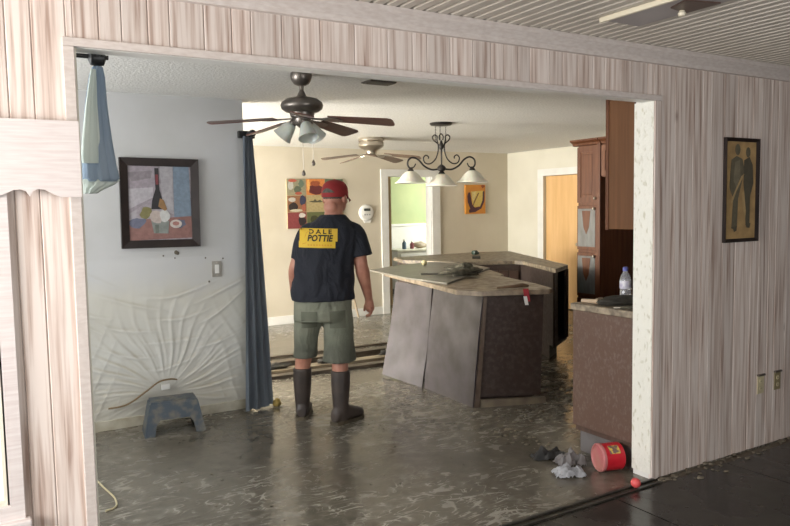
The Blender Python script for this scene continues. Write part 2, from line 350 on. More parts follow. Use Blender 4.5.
def decal(name, parent, polys, M, lift=0.0006):
    """flat printed shapes: polys = [(colour, [(u,v)...])], stacked slightly; M maps (u,v,h) to the parent's space"""
    bm = NB(); cols = []; h = lift
    for c, pts in polys:
        if c not in cols: cols.append(c)
        vs = [bm.verts.new(M @ Vector((u, v, h))) for u, v in pts]
        f = bm.faces.new(vs); f.material_index = cols.index(c); h += lift*0.25
    me = bpy.data.meshes.new(name); bm.to_mesh(me); bm.free()
    for c in cols: me.materials.append(flat(c) if isinstance(c, tuple) else c)
    o = bpy.data.objects.new(name, me); COL.objects.link(o); o.parent = parent
    return o
def blob(cx, cy, rx, ry, n=14, rot=0, wob=0.0):
    out = []
    for k in range(n):
        a = 2*PI*k/n; s = 1 + wob*random.uniform(-1, 1)
        x, y = rx*s*math.cos(a), ry*s*math.sin(a)
        out.append((cx + x*math.cos(rot) - y*math.sin(rot), cy + x*math.sin(rot) + y*math.cos(rot)))
    return out
def rect(x0, y0, x1, y1): return [(x0, y0), (x1, y0), (x1, y1), (x0, y1)]
def facing_minus_y(x, y, z): # u -> +x, v -> +z, h -> -y
    return Matrix(((1, 0, 0, x), (0, 0, -1, y), (0, 1, 0, z), (0, 0, 0, 1)))
def wall_boxes(bm, axis, a0, a1, u0, u1, z0, z1, holes=()):
    def bx(ua, ub, za, zb):
        if ub-ua < 1e-4 or zb-za < 1e-4: return
        if axis == 'y': box(bm, ua, ub, a0, a1, za, zb)
        else: box(bm, a0, a1, ua, ub, za, zb)
    cur = u0
    for (ha, hb, hc, hd) in sorted(holes):
        bx(cur, ha, z0, z1); bx(ha, hb, z0, hc); bx(ha, hb, hd, z1); cur = hb
    bx(cur, u1, z0, z1)

# ------------------------------------------------------------------ setting
CZ = 2.318          # ceiling of the flooded room
XL, XR = 0.334, 3.124   # the wide opening
ZH = 2.036          # its head
T = 0.122
YP, YB, XW = 2.648, 6.21, 7.345
FCZ = 2.30

bm = NB(); box(bm, -1.9, 8.6, 0.0, 9.2, -0.1, 0.0); obj('floor', bm, M_FLOOR, kind='structure', label='wet mud covered floor of the flooded room')
bm = NB(); box(bm, -1.9, 8.6, -4.2, 0.0, -0.1, -0.012); ff = obj('floor_den', bm, M_GROUT, kind='structure', label='dark wet tiled floor in front of the opening')
for i in range(-2, 9):
    for j in range(5):
        x0 = 2.775 + 0.92*(i-2); y1 = -0.065 - 0.92*j
        if x0 > 8.5 or x0 < -1.8: continue
        bm = NB(); box(bm, x0+0.004, min(x0+0.916, 8.55), max(y1-0.912, -4.15), y1, -0.012, 0.0); obj('floor_tile', bm, M_TILE, ff)
bm = NB(); box(bm, -1.9, 8.6, 0.0, 9.2, CZ, CZ+0.1); obj('ceiling', bm, M_CEIL, kind='structure', label='white stippled ceiling of the flooded room')
bm = NB(); box(bm, -1.9, 8.6, -4.2, 0.0, FCZ+0.016, FCZ+0.1); cf = obj('ceiling_den', bm, M_GAP, kind='structure', label='grey slatted ceiling in front of the opening')
pitch = 0.062
for i in range(int(9.8/pitch)):
    x0 = -1.5 + i*pitch
    if x0 < 0.6:
        continue
    bm = NB()
    prism(bm, [(x0, FCZ+0.016), (x0+0.006, FCZ), (x0+pitch-0.016, FCZ), (x0+pitch-0.010, FCZ+0.016)], -4.1, -0.002, 'y')
    obj('ceiling_slat', bm, M_SLAT, cf)
bm = NB(); box(bm, -1.5, 0.6, -4.1, 0, FCZ, FCZ+0.016); obj('ceiling_board', bm, M_SLAT, cf)

# panelled wall with the wide opening
bm = NB()
wall_boxes(bm, 'y', 0.012, T, -1.9, 8.6, 0, CZ, [(-0.6, 0.077, 0.576, 1.62), (XL-0.01, XR+0.006, 0.0, CZ)])
box(bm, XL-0.01, XR+0.006, 0.012, 0.072, ZH+0.006, CZ)
wf = obj('wall_front', bm, M_WHITE, kind='structure', label='whitewashed plank wall with a wide opening')
def plank(x0, x1, z0, z1):
    c = 0.003; bm = NB()
    prism(bm, [(x0, 0.012), (x0, 0.0035), (x0+c, 0.0), (x1-c, 0.0), (x1, 0.0035), (x1, 0.012)], z0, z1)
    obj('plank', bm, M_PLANK, wf)
x = -1.2
while x < 8.2:
    wd = random.choice([0.072, 0.085, 0.1, 0.1, 0.12, 0.15])
    x1 = x + wd
    a, b = x + 0.0006, x1 - 0.0006
    if b <= 0.077 and a >= -0.6: plank(a, b, 0.0, 0.576); plank(a, b, 1.62, 2.3)
    elif b <= XL or a >= XR: plank(a, b, 0.0, 2.3)
    elif a < XL: plank(a, XL, 0.0, 2.3) if XL-a > 0.02 else None; plank(max(a, XL), b, ZH, 2.3)
    elif b > XR: plank(a, XR, ZH, 2.3); plank(XR, b, 0.0, 2.3)
    else: plank(a, b, ZH, 2.3)
    x = x1
# casing round the opening, jamb lining, crown
bm = NB(); box(bm, XL-0.036, XR+0.05, -0.012, 0.0, ZH, ZH+0.028, 0.003); obj('trim_1', bm, M_PINK, kind='structure', label='pale head casing over the wide opening')
bm = NB(); box(bm, XL-0.036, XL, -0.012, 0.0, 0, ZH, 0.003); obj('trim_2', bm, M_PINK, kind='structure', label='cream side casing of the wide opening beside the valance')
bm = NB(); box(bm, XR, XR+0.05, -0.010, 0.0, 0, ZH, 0.003); obj('trim_3', bm, M_PLANK, kind='structure', label='grey plank side casing of the wide opening')
bm = NB(); box(bm, XR-0.002, XR+0.006, 0.0, T+0.004, 0.03, ZH); obj('trim_4', bm, M_JAMB, kind='structure', label='white jamb lining flecked with mud')
bm = NB(); box(bm, XL-0.006, XL+0.006, 0.0, T+0.004, 0.0, ZH); obj('trim_5', bm, M_CREAM, kind='structure', label='cream jamb lining beside the knotted curtain')
bm = NB(); box(bm, XL, XR, 0.0, 0.074, ZH-0.002, ZH+0.008); obj('trim_6', bm, M_WHITE, kind='structure', label='white head lining of the wide opening')
bm = NB(); prism(bm, [(0.0, 2.222), (-0.018, 2.224), (-0.022, 2.245), (-0.035, 2.262), (-0.05, 2.278), (-0.052, 2.30), (0.0, 2.30)], -1.8, 8.4, 'x')
obj('trim_7', bm, M_PINK, kind='structure', label='pale crown moulding between plank wall and slatted ceiling')
for y0, y1, zt in ((-0.024, -0.004, 0.012), (-0.066, -0.046, 0.009)):
    bm = NB(); box(bm, XL, XR+0.01, y0, y1, 0, zt, 0.003)
    obj('trim_8' if y0 > -0.03 else 'trim_9', bm, mat('threshold_metal', (0.02, 0.018, 0.015), (0.05, 0.045, 0.035), 12, 0.4), kind='structure', label='dark threshold strip, %s of the two' % ('nearest the mud' if y0 > -0.03 else 'nearest the dark tiles'))

# dining wall carrying the still life
bm = NB(); box(bm, -1.9, 1.818, YP, YP+0.12, 0, CZ)
wd_ = obj('wall_left', bm, M_WALLGREY, kind='structure', label='pale grey wall with wrinkled muddy wallpaper')
# bulged, wrinkled wallpaper below the water line
def wrinkle(x, z):
    h = 0.0; u = x-1.18
    for k in range(8):                                   # hanging swags
        z0 = 0.30+0.085*k; c = 0.55+0.12*math.sin(k*2.1)
        zz = z0 + c*(u+0.05*math.sin(k*1.7))**2 + 0.012*math.sin(9*x+k)
        d = z-zz; h += 0.0055*math.exp(-(d/0.012)**2)*(0.5+0.5*math.sin(k*3+9*x))
    ang = math.atan2(z-0.2, u); rr = math.hypot(u, z-0.2)
    h += 0.007*max(0, math.sin(ang*23+1.2*math.sin(7*rr)))**3*math.exp(-((rr-0.30)/0.18)**2)
    h += 0.004*max(0, math.sin(ang*41+2*math.sin(9*rr)))**2*math.exp(-((rr-0.45)/0.25)**2)
    h += 0.007*max(0, math.sin((x*1.0+0.35*z+0.05*noise.noise(Vector((x*3, z*3, 0))))*58))**2*max(0, min(1, (x-1.45)/0.2))*(1-min(1, z/1.15))
    h += 0.006*max(0, math.sin((x-0.5*z)*60))**3*max(0, min(1, (0.95-x)/0.15))*(1-min(1, z/1.0))
    h += 0.010*abs(noise.noise(Vector((x*2.2, z*2.2, 3))))
    edge = min(1, max(0, (1.13-z)/0.16))*min(1, (z-0.06)/0.05)*min(1, (1.81-x)/0.03)
    return 0.002 + 0.6*h*max(0, edge)
bm = NB(); nx, nz_ = 330, 190; grid = []
for j in range(nz_+1):
    row = []
    for i in range(nx+1):
        X = -0.5+(1.812+0.5)*i/nx; Z = 0.065+1.11*j/nz_
        row.append(bm.verts.new((X, YP-wrinkle(X, Z), Z)))
    grid.append(row)
for j in range(nz_):
    for i in range(nx): bm.faces.new((grid[j][i], grid[j][i+1], grid[j+1][i+1], grid[j+1][i]))
def film_material():
    m = bpy.data.materials.new('muddy_wallpaper'); m.use_nodes = True; N = m.node_tree.nodes; L = m.node_tree.links; b = N['Principled BSDF']
    tc = N.new('ShaderNodeTexCoord'); sp = N.new('ShaderNodeSeparateXYZ'); L.new(tc.outputs['Object'], sp.inputs[0])
    n = N.new('ShaderNodeTexNoise'); n.inputs['Scale'].default_value = 3.5; n.inputs['Detail'].default_value = 6; L.new(tc.outputs['Object'], n.inputs['Vector'])
    a = N.new('ShaderNodeMath'); a.operation = 'MULTIPLY_ADD'; L.new(n.outputs['Fac'], a.inputs[0]); a.inputs[1].default_value = 0.5; L.new(sp.outputs[2], a.inputs[2])
    mr = N.new('ShaderNodeMapRange'); L.new(a.outputs[0], mr.inputs['Value']); mr.inputs['From Min'].default_value = 0.4; mr.inputs['From Max'].default_value = 1.38
    cr = N.new('ShaderNodeValToRGB'); e = cr.color_ramp.elements
    e[0].position = 0; e[0].color = (0.50, 0.48, 0.42, 1); e[1].position = 1; e[1].color = (0.53, 0.53, 0.525, 1)
    k = e.new(0.35); k.color = (0.60, 0.595, 0.555, 1); k = e.new(0.75); k.color = (0.57, 0.555, 0.495, 1)
    L.new(mr.outputs[0], cr.inputs[0]); 
    at = N.new('ShaderNodeAttribute'); at.attribute_name = 'silt'
    mx = N.new('ShaderNodeMix'); mx.data_type = 'RGBA'; L.new(at.outputs['Fac'], mx.inputs[0]); L.new(cr.outputs[0], mx.inputs[6]); mx.inputs[7].default_value = (0.30, 0.25, 0.14, 1)
    L.new(mx.outputs[2], b.inputs['Base Color']); b.inputs['Roughness'].default_value = 0.32
    return m
o = obj('wallpaper', bm, film_material(), wd_, label='wrinkled muddy wallpaper', smooth=60)
at = o.data.attributes.new('silt', 'FLOAT', 'POINT')
for i, v in enumerate(o.data.vertices):   # silt caught along the crests of the folds
    x_, z_ = v.co.x, v.co.z
    at.data[i].value = min(0.55, max(0, (wrinkle(x_, z_-0.014)-wrinkle(x_, z_))*110))
bm = NB(); box(bm, -1.9, 1.81, YP-0.016, YP, 0, 0.07, 0.003); obj('baseboard_left', bm, mat('muddy_baseboard', (0.5, 0.47, 0.38), (0.32, 0.28, 0.2), 9, 0.5), kind='structure', label='mud stained white baseboard under the wrinkled wallpaper')

# far walls
bm = NB(); wall_boxes(bm, 'y', YB, YB+0.12, -1.9, 8.6, 0, CZ, [(5.15, 5.90, 0, 1.95)])
obj('wall_back', bm, M_WALLBACK, kind='structure', label='cream far wall with the bathroom doorway')
bm = NB(); box(bm, -1.8, 5.05, YB-0.014, YB, 0, 0.11, 0.003); obj('baseboard_back', bm, M_WHITE, kind='structure', label='white baseboard of the cream far wall')
bm = NB(); wall_boxes(bm, 'x', XW, XW+0.12, 0.122, YB, 0, CZ, [(4.58, 5.38, 0, 1.93)])
obj('wall_right', bm, M_WALLR, kind='structure', label='pale wall with the honey coloured door')
bm = NB(); box(bm, XW-0.014, XW, 5.47, YB, 0, 0.11, 0.003); obj('baseboard_right', bm, M_WHITE, kind='structure', label='white baseboard beside the honey coloured door')
bm = NB(); wall_boxes(bm, 'x', -1.9, -1.8, -4.2, 9.2, 0, CZ, [(-1.65, -0.35, 0.8, 2.1), (0.55, 2.15, 0.8, 2.1), (3.4, 5.6, 0.2, 2.2)])
wl = obj('wall_west', bm, M_WALLBACK, kind='structure', label='outer wall with daylight windows')
for n, (a, b, c, d) in enumerate([(-1.65, -0.35, 0.8, 2.1), (0.55, 2.15, 0.8, 2.1), (3.4, 5.6, 0.2, 2.2)]):
    t = bpy.data.objects.new('window_%d' % (n+2), None); COL.objects.link(t); t.location = (-1.8, (a+b)/2, c); props(t, 'white framed daylight window in the outer wall, %s' % ('den', 'dining room', 'living room')[n], None, None, 'structure')
    bm = NB(); wall_boxes(bm, 'x', -1.91, -1.79, a-0.06, b+0.06, c-0.06, d+0.06, [(a, b, c, d)]); obj('window_frame', bm, M_WHITE, t, world=True)
    bm = NB(); box(bm, -1.87, -1.84, (a+b)/2-0.02, (a+b)/2+0.02, c, d); obj('mullion', bm, M_WHITE, t, world=True)
bm = NB(); wall_boxes(bm, 'y', -4.3, -4.2, -1.9, 8.6, 0, CZ, [(0.4, 2.8, 0.3, 2.2)]); obj('wall_rear', bm, M_DARKWOOD, kind='structure', label='wall of the den behind the viewer')
t = bpy.data.objects.new('window_5', None); COL.objects.link(t); t.location = (1.6, -4.2, 0.3); props(t, 'wide opening added behind the viewer for the fill lamp', None, None, 'structure')  # unseen opening and frame, added to carry the frontal fill
bm = NB(); wall_boxes(bm, 'y', -4.31, -4.19, 0.34, 2.86, 0.24, 2.26, [(0.4, 2.8, 0.3, 2.2)]); obj('window_frame', bm, M_WHITE, t, world=True)
bm = NB(); wall_boxes(bm, 'x', 8.5, 8.6, -4.2, 9.2, 0, CZ, []); obj('wall_east', bm, M_DARKWOOD, kind='structure', label='far end wall of the house')

# door casing and honey door on the right wall
d1 = bpy.data.objects.new('door_1', None); COL.objects.link(d1); d1.location = (XW, 4.98, 0); props(d1, 'honey coloured flush door in a white frame behind the tall cabinet', None, None, 'structure')
bm = NB()
wall_boxes(bm, 'x', XW-0.025, XW-0.001, 4.46, 5.5, 0, 2.03, [(4.58, 5.38, 0, 1.93)]); obj('door_frame', bm, M_WHITE, d1, world=True)
bm = NB(); box(bm, XW+0.03, XW+0.07, 4.585, 5.375, 0.01, 1.925, 0.003); obj('door_leaf', bm, M_DOOR, d1, world=True)
bm = NB(); lathe(bm, [(0.0, -0.075), (0.022, -0.07), (0.028, -0.055), (0.02, -0.035), (0.011, -0.03), (0.011, 0.03), (0.03, 0.03), (0.03, 0.034)], 16, (XW-0.0, 4.66, 0.95), Matrix.Rotation(PI/2, 3, 'Y')); obj('door_knob', bm, M_NICKEL, d1, world=True, smooth=1)
# bathroom doorway
d2 = bpy.data.objects.new('door_2', None); COL.objects.link(d2); d2.location = (5.5, YB, 0); props(d2, 'white cased doorway open to the green bathroom', None, None, 'structure')
bm = NB(); wall_boxes(bm, 'y', YB-0.025, YB-0.001, 5.04, 6.04, 0, 2.045, [(5.15, 5.90, 0, 1.95)]); obj('door_casing', bm, M_WHITE, d2, world=True)
bm = NB(); box(bm, 5.14, 5.165, YB-0.005, YB+0.125, 0, 1.96); obj('jamb', bm, M_WHITE, d2, world=True)
bm = NB(); box(bm, 5.885, 5.91, YB-0.005, YB+0.125, 0, 1.96); obj('jamb', bm, M_WHITE, d2, world=True)
bm = NB(); box(bm, 5.165, 5.885, YB-0.005, YB+0.125, 1.945, 1.96); obj('jamb_head', bm, M_WHITE, d2, world=True)
bm = NB(); box(bm, 4.6, 5.62, 6.9, 6.98, 0, CZ); obj('wall_passage', bm, M_TAN, kind='structure', label='tan wall seen through the white doorway')
bm = NB(); box(bm, 4.6, 8.5, 8.6, 8.7, 1.2, CZ); obj('wall_bathroom', bm, M_GREEN, kind='structure', label='green upper wall of the bathroom')
bm = NB(); box(bm, 4.6, 8.5, 8.58, 8.7, 0, 1.17); obj('wall_wainscot', bm, M_WHITE, kind='structure', label='white lower wall of the bathroom')
bm = NB(); box(bm, 4.6, 8.5, 8.55, 8.6, 1.17, 1.21, 0.004); obj('trim_10', bm, M_WHITE, kind='structure', label='white chair rail in the bathroom')
# vanity and small things in the bathroom
vy = 8.0
t = thing('vanity', 'white bathroom vanity seen through the doorway', 'vanity', (7.0, 8.28, 0))
bm = NB(); box(bm, 6.4, 7.7, 8.02, 8.52, 0.08, 0.74, 0.005); obj('body', bm, M_WHITE, t, world=True)
bm = NB(); box(bm, 6.45, 7.65, 8.08, 8.5, 0.0, 0.08); obj('plinth', bm, M_TOE, t, world=True)
bm = NB(); box(bm, 6.38, 7.72, 7.99, 8.53, 0.74, 0.775, 0.006); obj('worktop', bm, M_CREAM, t, world=True)
for dx in (6.45, 7.08):
    bm = NB(); box(bm, dx, dx+0.57, 8.0, 8.02, 0.14, 0.7, 0.004); dr = obj('door', bm, M_WHITE, t, world=True)
    bm = NB(); ball(bm, (dx+(0.52 if dx < 7 else 0.05), 7.99, 0.6), 0.015, 10, 6); obj('knob', bm, M_NICKEL, dr, world=True, smooth=1)
for px, c, h, nm, lb in ((6.62, (0.10, 0.16, 0.22), 0.17, 'soap_bottle', 'dark blue bottle on the bathroom vanity, leftmost'), (6.78, (0.22, 0.06, 0.07), 0.14, 'lotion_bottle', 'dark red bottle on the bathroom vanity'), (7.18, (0.12, 0.12, 0.13), 0.22, 'spray_bottle', 'tall dark bottle on the bathroom vanity, rightmost')):
    t = thing(nm, lb, 'bottle', (px, 8.15, 0.775), 0, 'bottles on the bathroom vanity')
    bm = NB(); lathe(bm, [(0.035, 0), (0.038, 0.02), (0.038, h*0.65), (0.015, h*0.78), (0.015, h*0.85)], 16); obj('body', bm, flat(c), t, smooth=1)
    bm = NB(); lathe(bm, [(0.02, h*0.85), (0.02, h), (0.0, h)], 12); obj('cap', bm, M_WHITE, t, smooth=1)
bm = NB(); ball(bm, (6.98, 8.2, 0.83), (0.15, 0.1, 0.055), 20, 12)
for v in bm.verts: v.co += 0.03*noise.noise_vector(v.co*9); v.co.z = max(v.co.z, 0.777)
obj('towel', bm, flat((0.4, 0.33, 0.24)), None, 'crumpled tan towel between bottles on the bathroom vanity', 'towel', loc=(6.98, 8.2, 0.777), smooth=60)

# ------------------------------------------------------------------ kitchen on the right
# base cabinet with its end panel flush with the jamb
t = thing('base_cabinet', 'brown base cabinet end streaked with mud beside the white jamb', 'cabinet', (4.2, 0.36, 0))
bm = NB(); box(bm, 3.146, 5.2, 0.13, 0.575, 0.13, 0.868); obj('body', bm, M_DARKWOOD, t, world=True)
bm = NB(); box(bm, 3.128, 3.146, 0.13, 0.583, 0.165, 0.868, 0.002); obj('end_panel', bm, M_ENDPANEL, t, world=True)
bm = NB(); box(bm, 3.16, 5.2, 0.13, 0.55, 0.0, 0.16); obj('toe_kick', bm, M_TOE, t, world=True)
for i in range(4):
    x0 = 3.17+0.5*i
    bm = NB(); box(bm, x0, x0+0.48, 0.575, 0.595, 0.19, 0.68, 0.004); dr = obj('door', bm, M_CHERRY, t, world=True)
    bm = NB(); ball(bm, (x0+0.43, 0.603, 0.62), 0.014, 10, 6); obj('knob', bm, M_NICKEL, dr, world=True, smooth=1)
    bm = NB(); box(bm, x0, x0+0.48, 0.575, 0.595, 0.70, 0.85, 0.004); dr = obj('drawer', bm, M_CHERRY, t, world=True)
    bm = NB(); ball(bm, (x0+0.24, 0.603, 0.775), 0.014, 10, 6); obj('knob', bm, M_NICKEL, dr, world=True, smooth=1)
bm = NB(); box(bm, 3.122, 5.2, 0.128, 0.60, 0.869, 0.908, 0.004)
obj('countertop', bm, M_LAMEDGE, None, 'tan laminate worktop on the brown base cabinet by the jamb', 'worktop', loc=(4.2, 0.36, 0.869))
# upper cabinet
t = thing('wall_cabinet', 'wood veneer wall cabinet hung high beside the white jamb', 'cabinet', (4.1, 0.22, 1.36))
bm = NB(); box(bm, 3.128, 5.2, 0.13, 0.308, 1.36, 2.312, 0.002); obj('body', bm, M_OAKPANEL, t, world=True)
bm = NB(); box(bm, 3.122, 3.17, 0.308, 0.328, 1.355, 2.312, 0.002); obj('face_frame', bm, M_CHERRY, t, world=True)
for i in range(4):
    x0 = 3.175+0.5*i
    bm = NB(); box(bm, x0, x0+0.49, 0.309, 0.328, 1.37, 2.3, 0.004); dr = obj('door', bm, M_CHERRY, t, world=True)
    bm = NB(); ball(bm, (x0+0.44, 0.336, 1.45), 0.014, 10, 6); obj('knob', bm, M_NICKEL, dr, world=True, smooth=1)
# kitchen partition with dark panelling
bm = NB(); box(bm, 5.86, 5.96, 0.122, 2.60, 0, CZ); wk = obj('wall_kitchen', bm, M_WALLR, kind='structure', label='dark panelled kitchen partition behind the bottle')
for i in range(9):
    bm = NB(); box(bm, 5.842, 5.86, 0.13+i*0.235, 0.13+i*0.235+0.231, 0, 1.75, 0.003); obj('panel', bm, M_DARKWOOD, wk)
# tall pantry
XP = 5.2
t = thing('pantry_cabinet', 'tall cherry pantry cabinet, muddy reflections painted on its lower doors', 'cabinet', (5.52, 2.46, 0))
bm = NB(); box(bm, XP+0.02, 5.84, 2.30, 2.605, 0.0, 2.09, 0.003); obj('body', bm, M_CHERRY, t, world=True)
def raised_door(x, y0, y1, z0, z1, par, fm, pm, knob=None):
    bm = NB(); wall_boxes(bm, 'x', x, x+0.02, y0, y1, z0, z1, [(y0+0.045, y1-0.045, z0+0.05, z1-0.05)]); dr = obj('door', bm, fm, par, world=True)
    bm = NB(); box(bm, x+0.006, x+0.018, y0+0.045, y1-0.045, z0+0.05, z1-0.05); pn = obj('door_panel', bm, pm, dr, world=True)
    bm = NB(); box(bm, x+0.001, x+0.012, y0+0.065, y1-0.065, z0+0.075, z1-0.075, 0.005); obj('raised_field', bm, pm, dr, world=True)
    if knob:
        bm = NB(); ball(bm, (x-0.012, knob[0], knob[1]), 0.014, 10, 6); obj('knob', bm, M_NICKEL, dr, world=True, smooth=1)
    return dr
raised_door(XP, 2.345, 2.6, 1.52, 2.06, t, M_CHERRY, M_CHERRY, (2.36, 1.56))
MUD_SHEEN = mat('mud_sheen_grey', (0.13, 0.135, 0.135), (0.09, 0.088, 0.083), 6, 0.3, stretch=(4, 4, 1))  # grey of the mud film with its reflections painted in
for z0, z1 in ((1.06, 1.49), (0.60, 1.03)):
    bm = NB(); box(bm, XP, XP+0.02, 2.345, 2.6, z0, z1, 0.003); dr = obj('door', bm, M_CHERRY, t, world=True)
    bm = NB(); box(bm, XP-0.004, XP, 2.362, 2.586, z0+0.03, z1-0.03, 0.002); obj('sheen_film', bm, MUD_SHEEN, dr, label='grey mud film with its reflection painted in', world=True)
    bm = NB(); prism(bm, [(2.42, z1-0.05), (2.53, z1-0.05), (2.51, z0+0.22), (2.475, z0+0.15), (2.44, z0+0.22)], XP-0.006, XP-0.004, 'x'); obj('sheen_patch', bm, M_CHERRY, dr, world=True)  # brown tapered reflection painted as a patch on the film
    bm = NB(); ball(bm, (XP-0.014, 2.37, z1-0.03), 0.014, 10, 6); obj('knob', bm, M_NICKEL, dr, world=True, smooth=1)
bm = NB(); box(bm, XP, XP+0.02, 2.345, 2.6, 0.12, 0.58, 0.003); obj('door', bm, M_CHERRY, t, world=True)
bm = NB(); box(bm, XP-0.004, XP+0.02, 2.30, 2.343, 0.0, 2.08, 0.003); obj('stile', bm, M_CHERRY, t, world=True)
bm = NB(); prism(bm, [(XP+0.02, 2.07), (XP-0.004, 2.075), (XP-0.012, 2.095), (XP-0.045, 2.115), (XP-0.05, 2.13), (XP+0.02, 2.13)], 2.30, 2.655, 'y'); obj('crown', bm, M_CHERRY, t, world=True)
# over-fridge cabinet
t = thing('bridge_cabinet', 'short cherry cabinet above the dark recess beside the pantry', 'cabinet', (5.52, 1.8, 1.76))
bm = NB(); box(bm, XP+0.02, 5.84, 1.30, 2.298, 1.76, 2.09, 0.003); obj('body', bm, M_CHERRY, t, world=True)
for y0, y1 in ((1.31, 1.79), (1.80, 2.29)): raised_door(XP, y0, y1, 1.77, 2.06, t, M_CHERRY, M_CHERRY, ((y0+y1)/2, 1.79))
bm = NB(); prism(bm, [(XP+0.02, 2.07), (XP-0.004, 2.075), (XP-0.012, 2.095), (XP-0.045, 2.115), (XP-0.05, 2.13), (XP+0.02, 2.13)], 1.29, 2.288, 'y'); obj('crown', bm, M_CHERRY, t, world=True)

# things on the worktop
t = thing('water_bottle', 'clear plastic bottle with blue cap on the worktop', 'bottle', (3.49, 0.50, 0.908))
bm = NB(); lathe(bm, [(0.03, 0), (0.034, 0.01), (0.034, 0.05), (0.031, 0.06), (0.034, 0.07), (0.034, 0.125), (0.028, 0.15), (0.014, 0.172), (0.013, 0.18)], 20); obj('body', bm, M_CLEAR, t, smooth=1)
bm = NB(); lathe(bm, [(0.0345, 0.07), (0.0348, 0.072), (0.0348, 0.118), (0.0345, 0.12)], 20); obj('label_band', bm, mat('bottle_label', (0.4, 0.38, 0.55), (0.75, 0.75, 0.8), 30, 0.4), t, smooth=1)
bm = NB(); lathe(bm, [(0.016, 0.178), (0.016, 0.2), (0.012, 0.204), (0, 0.204)], 16); obj('cap', bm, M_BLUECAP, t, smooth=1)
def lumpy(name, c, r, m, label, cat, seed=0, amp=0.3, fr=6.0, parent=None, rz=0, group=None, zmin=None):
    bm = NB(); ball(bm, (0, 0, 0), (1, 1, 1), 28, 16)
    R = Matrix.Rotation(rz, 3, 'Z')
    for v in bm.verts:
        k = 1 + amp*noise.noise(v.co*1.6 + Vector((seed*3.1, seed, 0))) + amp*0.5*noise.noise(v.co*4 + Vector((0, seed, seed)))
        q = Vector((v.co.x*r[0]*k, v.co.y*r[1]*k, v.co.z*r[2]*k)); v.co = R @ q
    lo = min(v.co.z for v in bm.verts)*0.55
    for v in bm.verts: v.co.z = max(v.co.z, lo) - lo
    o = obj(name, bm, m, parent, label, cat, group, smooth=80); o.location = c
    return o
lumpy('work_glove', (3.30, 0.36, 0.908), (0.14, 0.06, 0.035), M_GLOVE, 'dark crumpled work glove on the tan worktop below the wall cabinet', 'glove', 2, rz=-0.25)
t = thing('paint_brush', 'pale wooden handle lying at the worktop edge', 'tool', (3.20, 0.52, 0.908), 0)
bm = NB(); tube(bm, [(-0.02, 0.04, 0.014), (-0.05, -0.02, 0.014), (0.0, -0.07, 0.016)][::2], [0.012, 0.014], 10); obj('handle', bm, M_WOODTIP, t, smooth=1)
bm = NB(); tube(bm, [(0.0, -0.07, 0.016), (0.03, -0.12, 0.018)], [0.018, 0.022], 10, 0.6); obj('bristles', bm, M_GLOVE, t, smooth=1)
t = thing('hand_trowel', 'small hand trowel lying behind the dark glove', 'tool', (3.34, 0.54, 0.908), 0.3)
bm = NB(); tube(bm, [(-0.09, 0, 0.014), (-0.02, 0, 0.016)], [0.012, 0.01], 10); obj('handle', bm, M_WOODTIP, t, smooth=1)
bm = NB(); prism(bm, [(-0.02, -0.006), (0.02, -0.03), (0.12, 0.0), (0.02, 0.03), (-0.02, 0.006)], 0.008, 0.011); obj('blade', bm, M_GLOVE2, t)
t = thing('pry_bar', 'short dark pry bar at the worktop edge beside the jamb', 'tool', (3.20, 0.19, 0.908), 0)
bm = NB(); tube(bm, [(-0.05, 0.05, 0.01), (0.0, 0.0, 0.01), (0.06, -0.03, 0.012)], [0.008, 0.009, 0.008], 8); obj('shaft', bm, M_GLOVE2, t, smooth=1)
bm = NB(); prism(bm, [(-0.05, 0.042), (-0.035, 0.062), (-0.07, 0.085), (-0.082, 0.07)], 0.006, 0.012); obj('claw', bm, M_NICKEL, t)

# ------------------------------------------------------------------ island torn loose by the flood
t = thing('kitchen_island', 'kitchen island shoved askew, clad in muddy grey and brown panels', 'cabinet', (3.6, 2.3, 0))
core_lo = [(3.30, 1.72, 0.02), (3.68, 1.56, 0.02), (4.02, 2.5, 0.02), (4.2, 3.2, 0.02), (3.45, 3.1, 0.02), (3.32, 2.4, 0.02)]
core_hi = [(3.26, 1.66, 0.84), (3.66, 1.50, 0.84), (4.02, 2.46, 0.838), (4.2, 3.2, 0.838), (3.45, 3.1, 0.84), (3.30, 2.3, 0.84)]
bm = NB(); hexa(bm, core_lo, core_hi); obj('carcass', bm, M_ISLDARK, t, world=True)
def slab(name, bl, br, tr, tl, th, m, par, n=None, bulge=0.0):
    """a thin panel given by its four outer corners"""
    bl, br, tr, tl = map(Vector, (bl, br, tr, tl)); nr = (br-bl).cross(tl-bl).normalized()
    bm = NB(); K = 12; F = []; B = []
    for j in range(K+1):
        fr, bk = [], []
        for i in range(K+1):
            u, v = i/K, j/K
            p = bl.lerp(br, u).lerp(tl.lerp(tr, u), v)
            p = p + nr*bulge*math.sin(PI*v)*(0.6+0.4*math.sin(PI*u)) + nr*0.004*noise.noise(p*5)
            fr.append(bm.verts.new(p)); bk.append(bm.verts.new(p-nr*th))
        F.append(fr); B.append(bk)
    for j in range(K):
        for i in range(K):
            bm.faces.new((F[j][i], F[j][i+1], F[j+1][i+1], F[j+1][i])); bm.faces.new((B[j][i], B[j+1][i], B[j+1][i+1], B[j][i+1]))
    for i in range(K):
        bm.faces.new((F[0][i], B[0][i], B[0][i+1], F[0][i+1])); bm.faces.new((F[K][i], F[K][i+1], B[K][i+1], B[K][i]))
        bm.faces.new((F[i][0], F[i+1][0], B[i+1][0], B[i][0])); bm.faces.new((F[i][K], B[i][K], B[i+1][K], F[i+1][K]))
    return obj(name, bm, m, par, world=True, smooth=40)
slab('side_panel', (3.13, 2.93, 0.02), (3.20, 2.385, 0.0), (3.27, 2.32, 0.838), (3.32, 2.98, 0.838), 0.012, M_ISLGREY, t, bulge=-0.025)
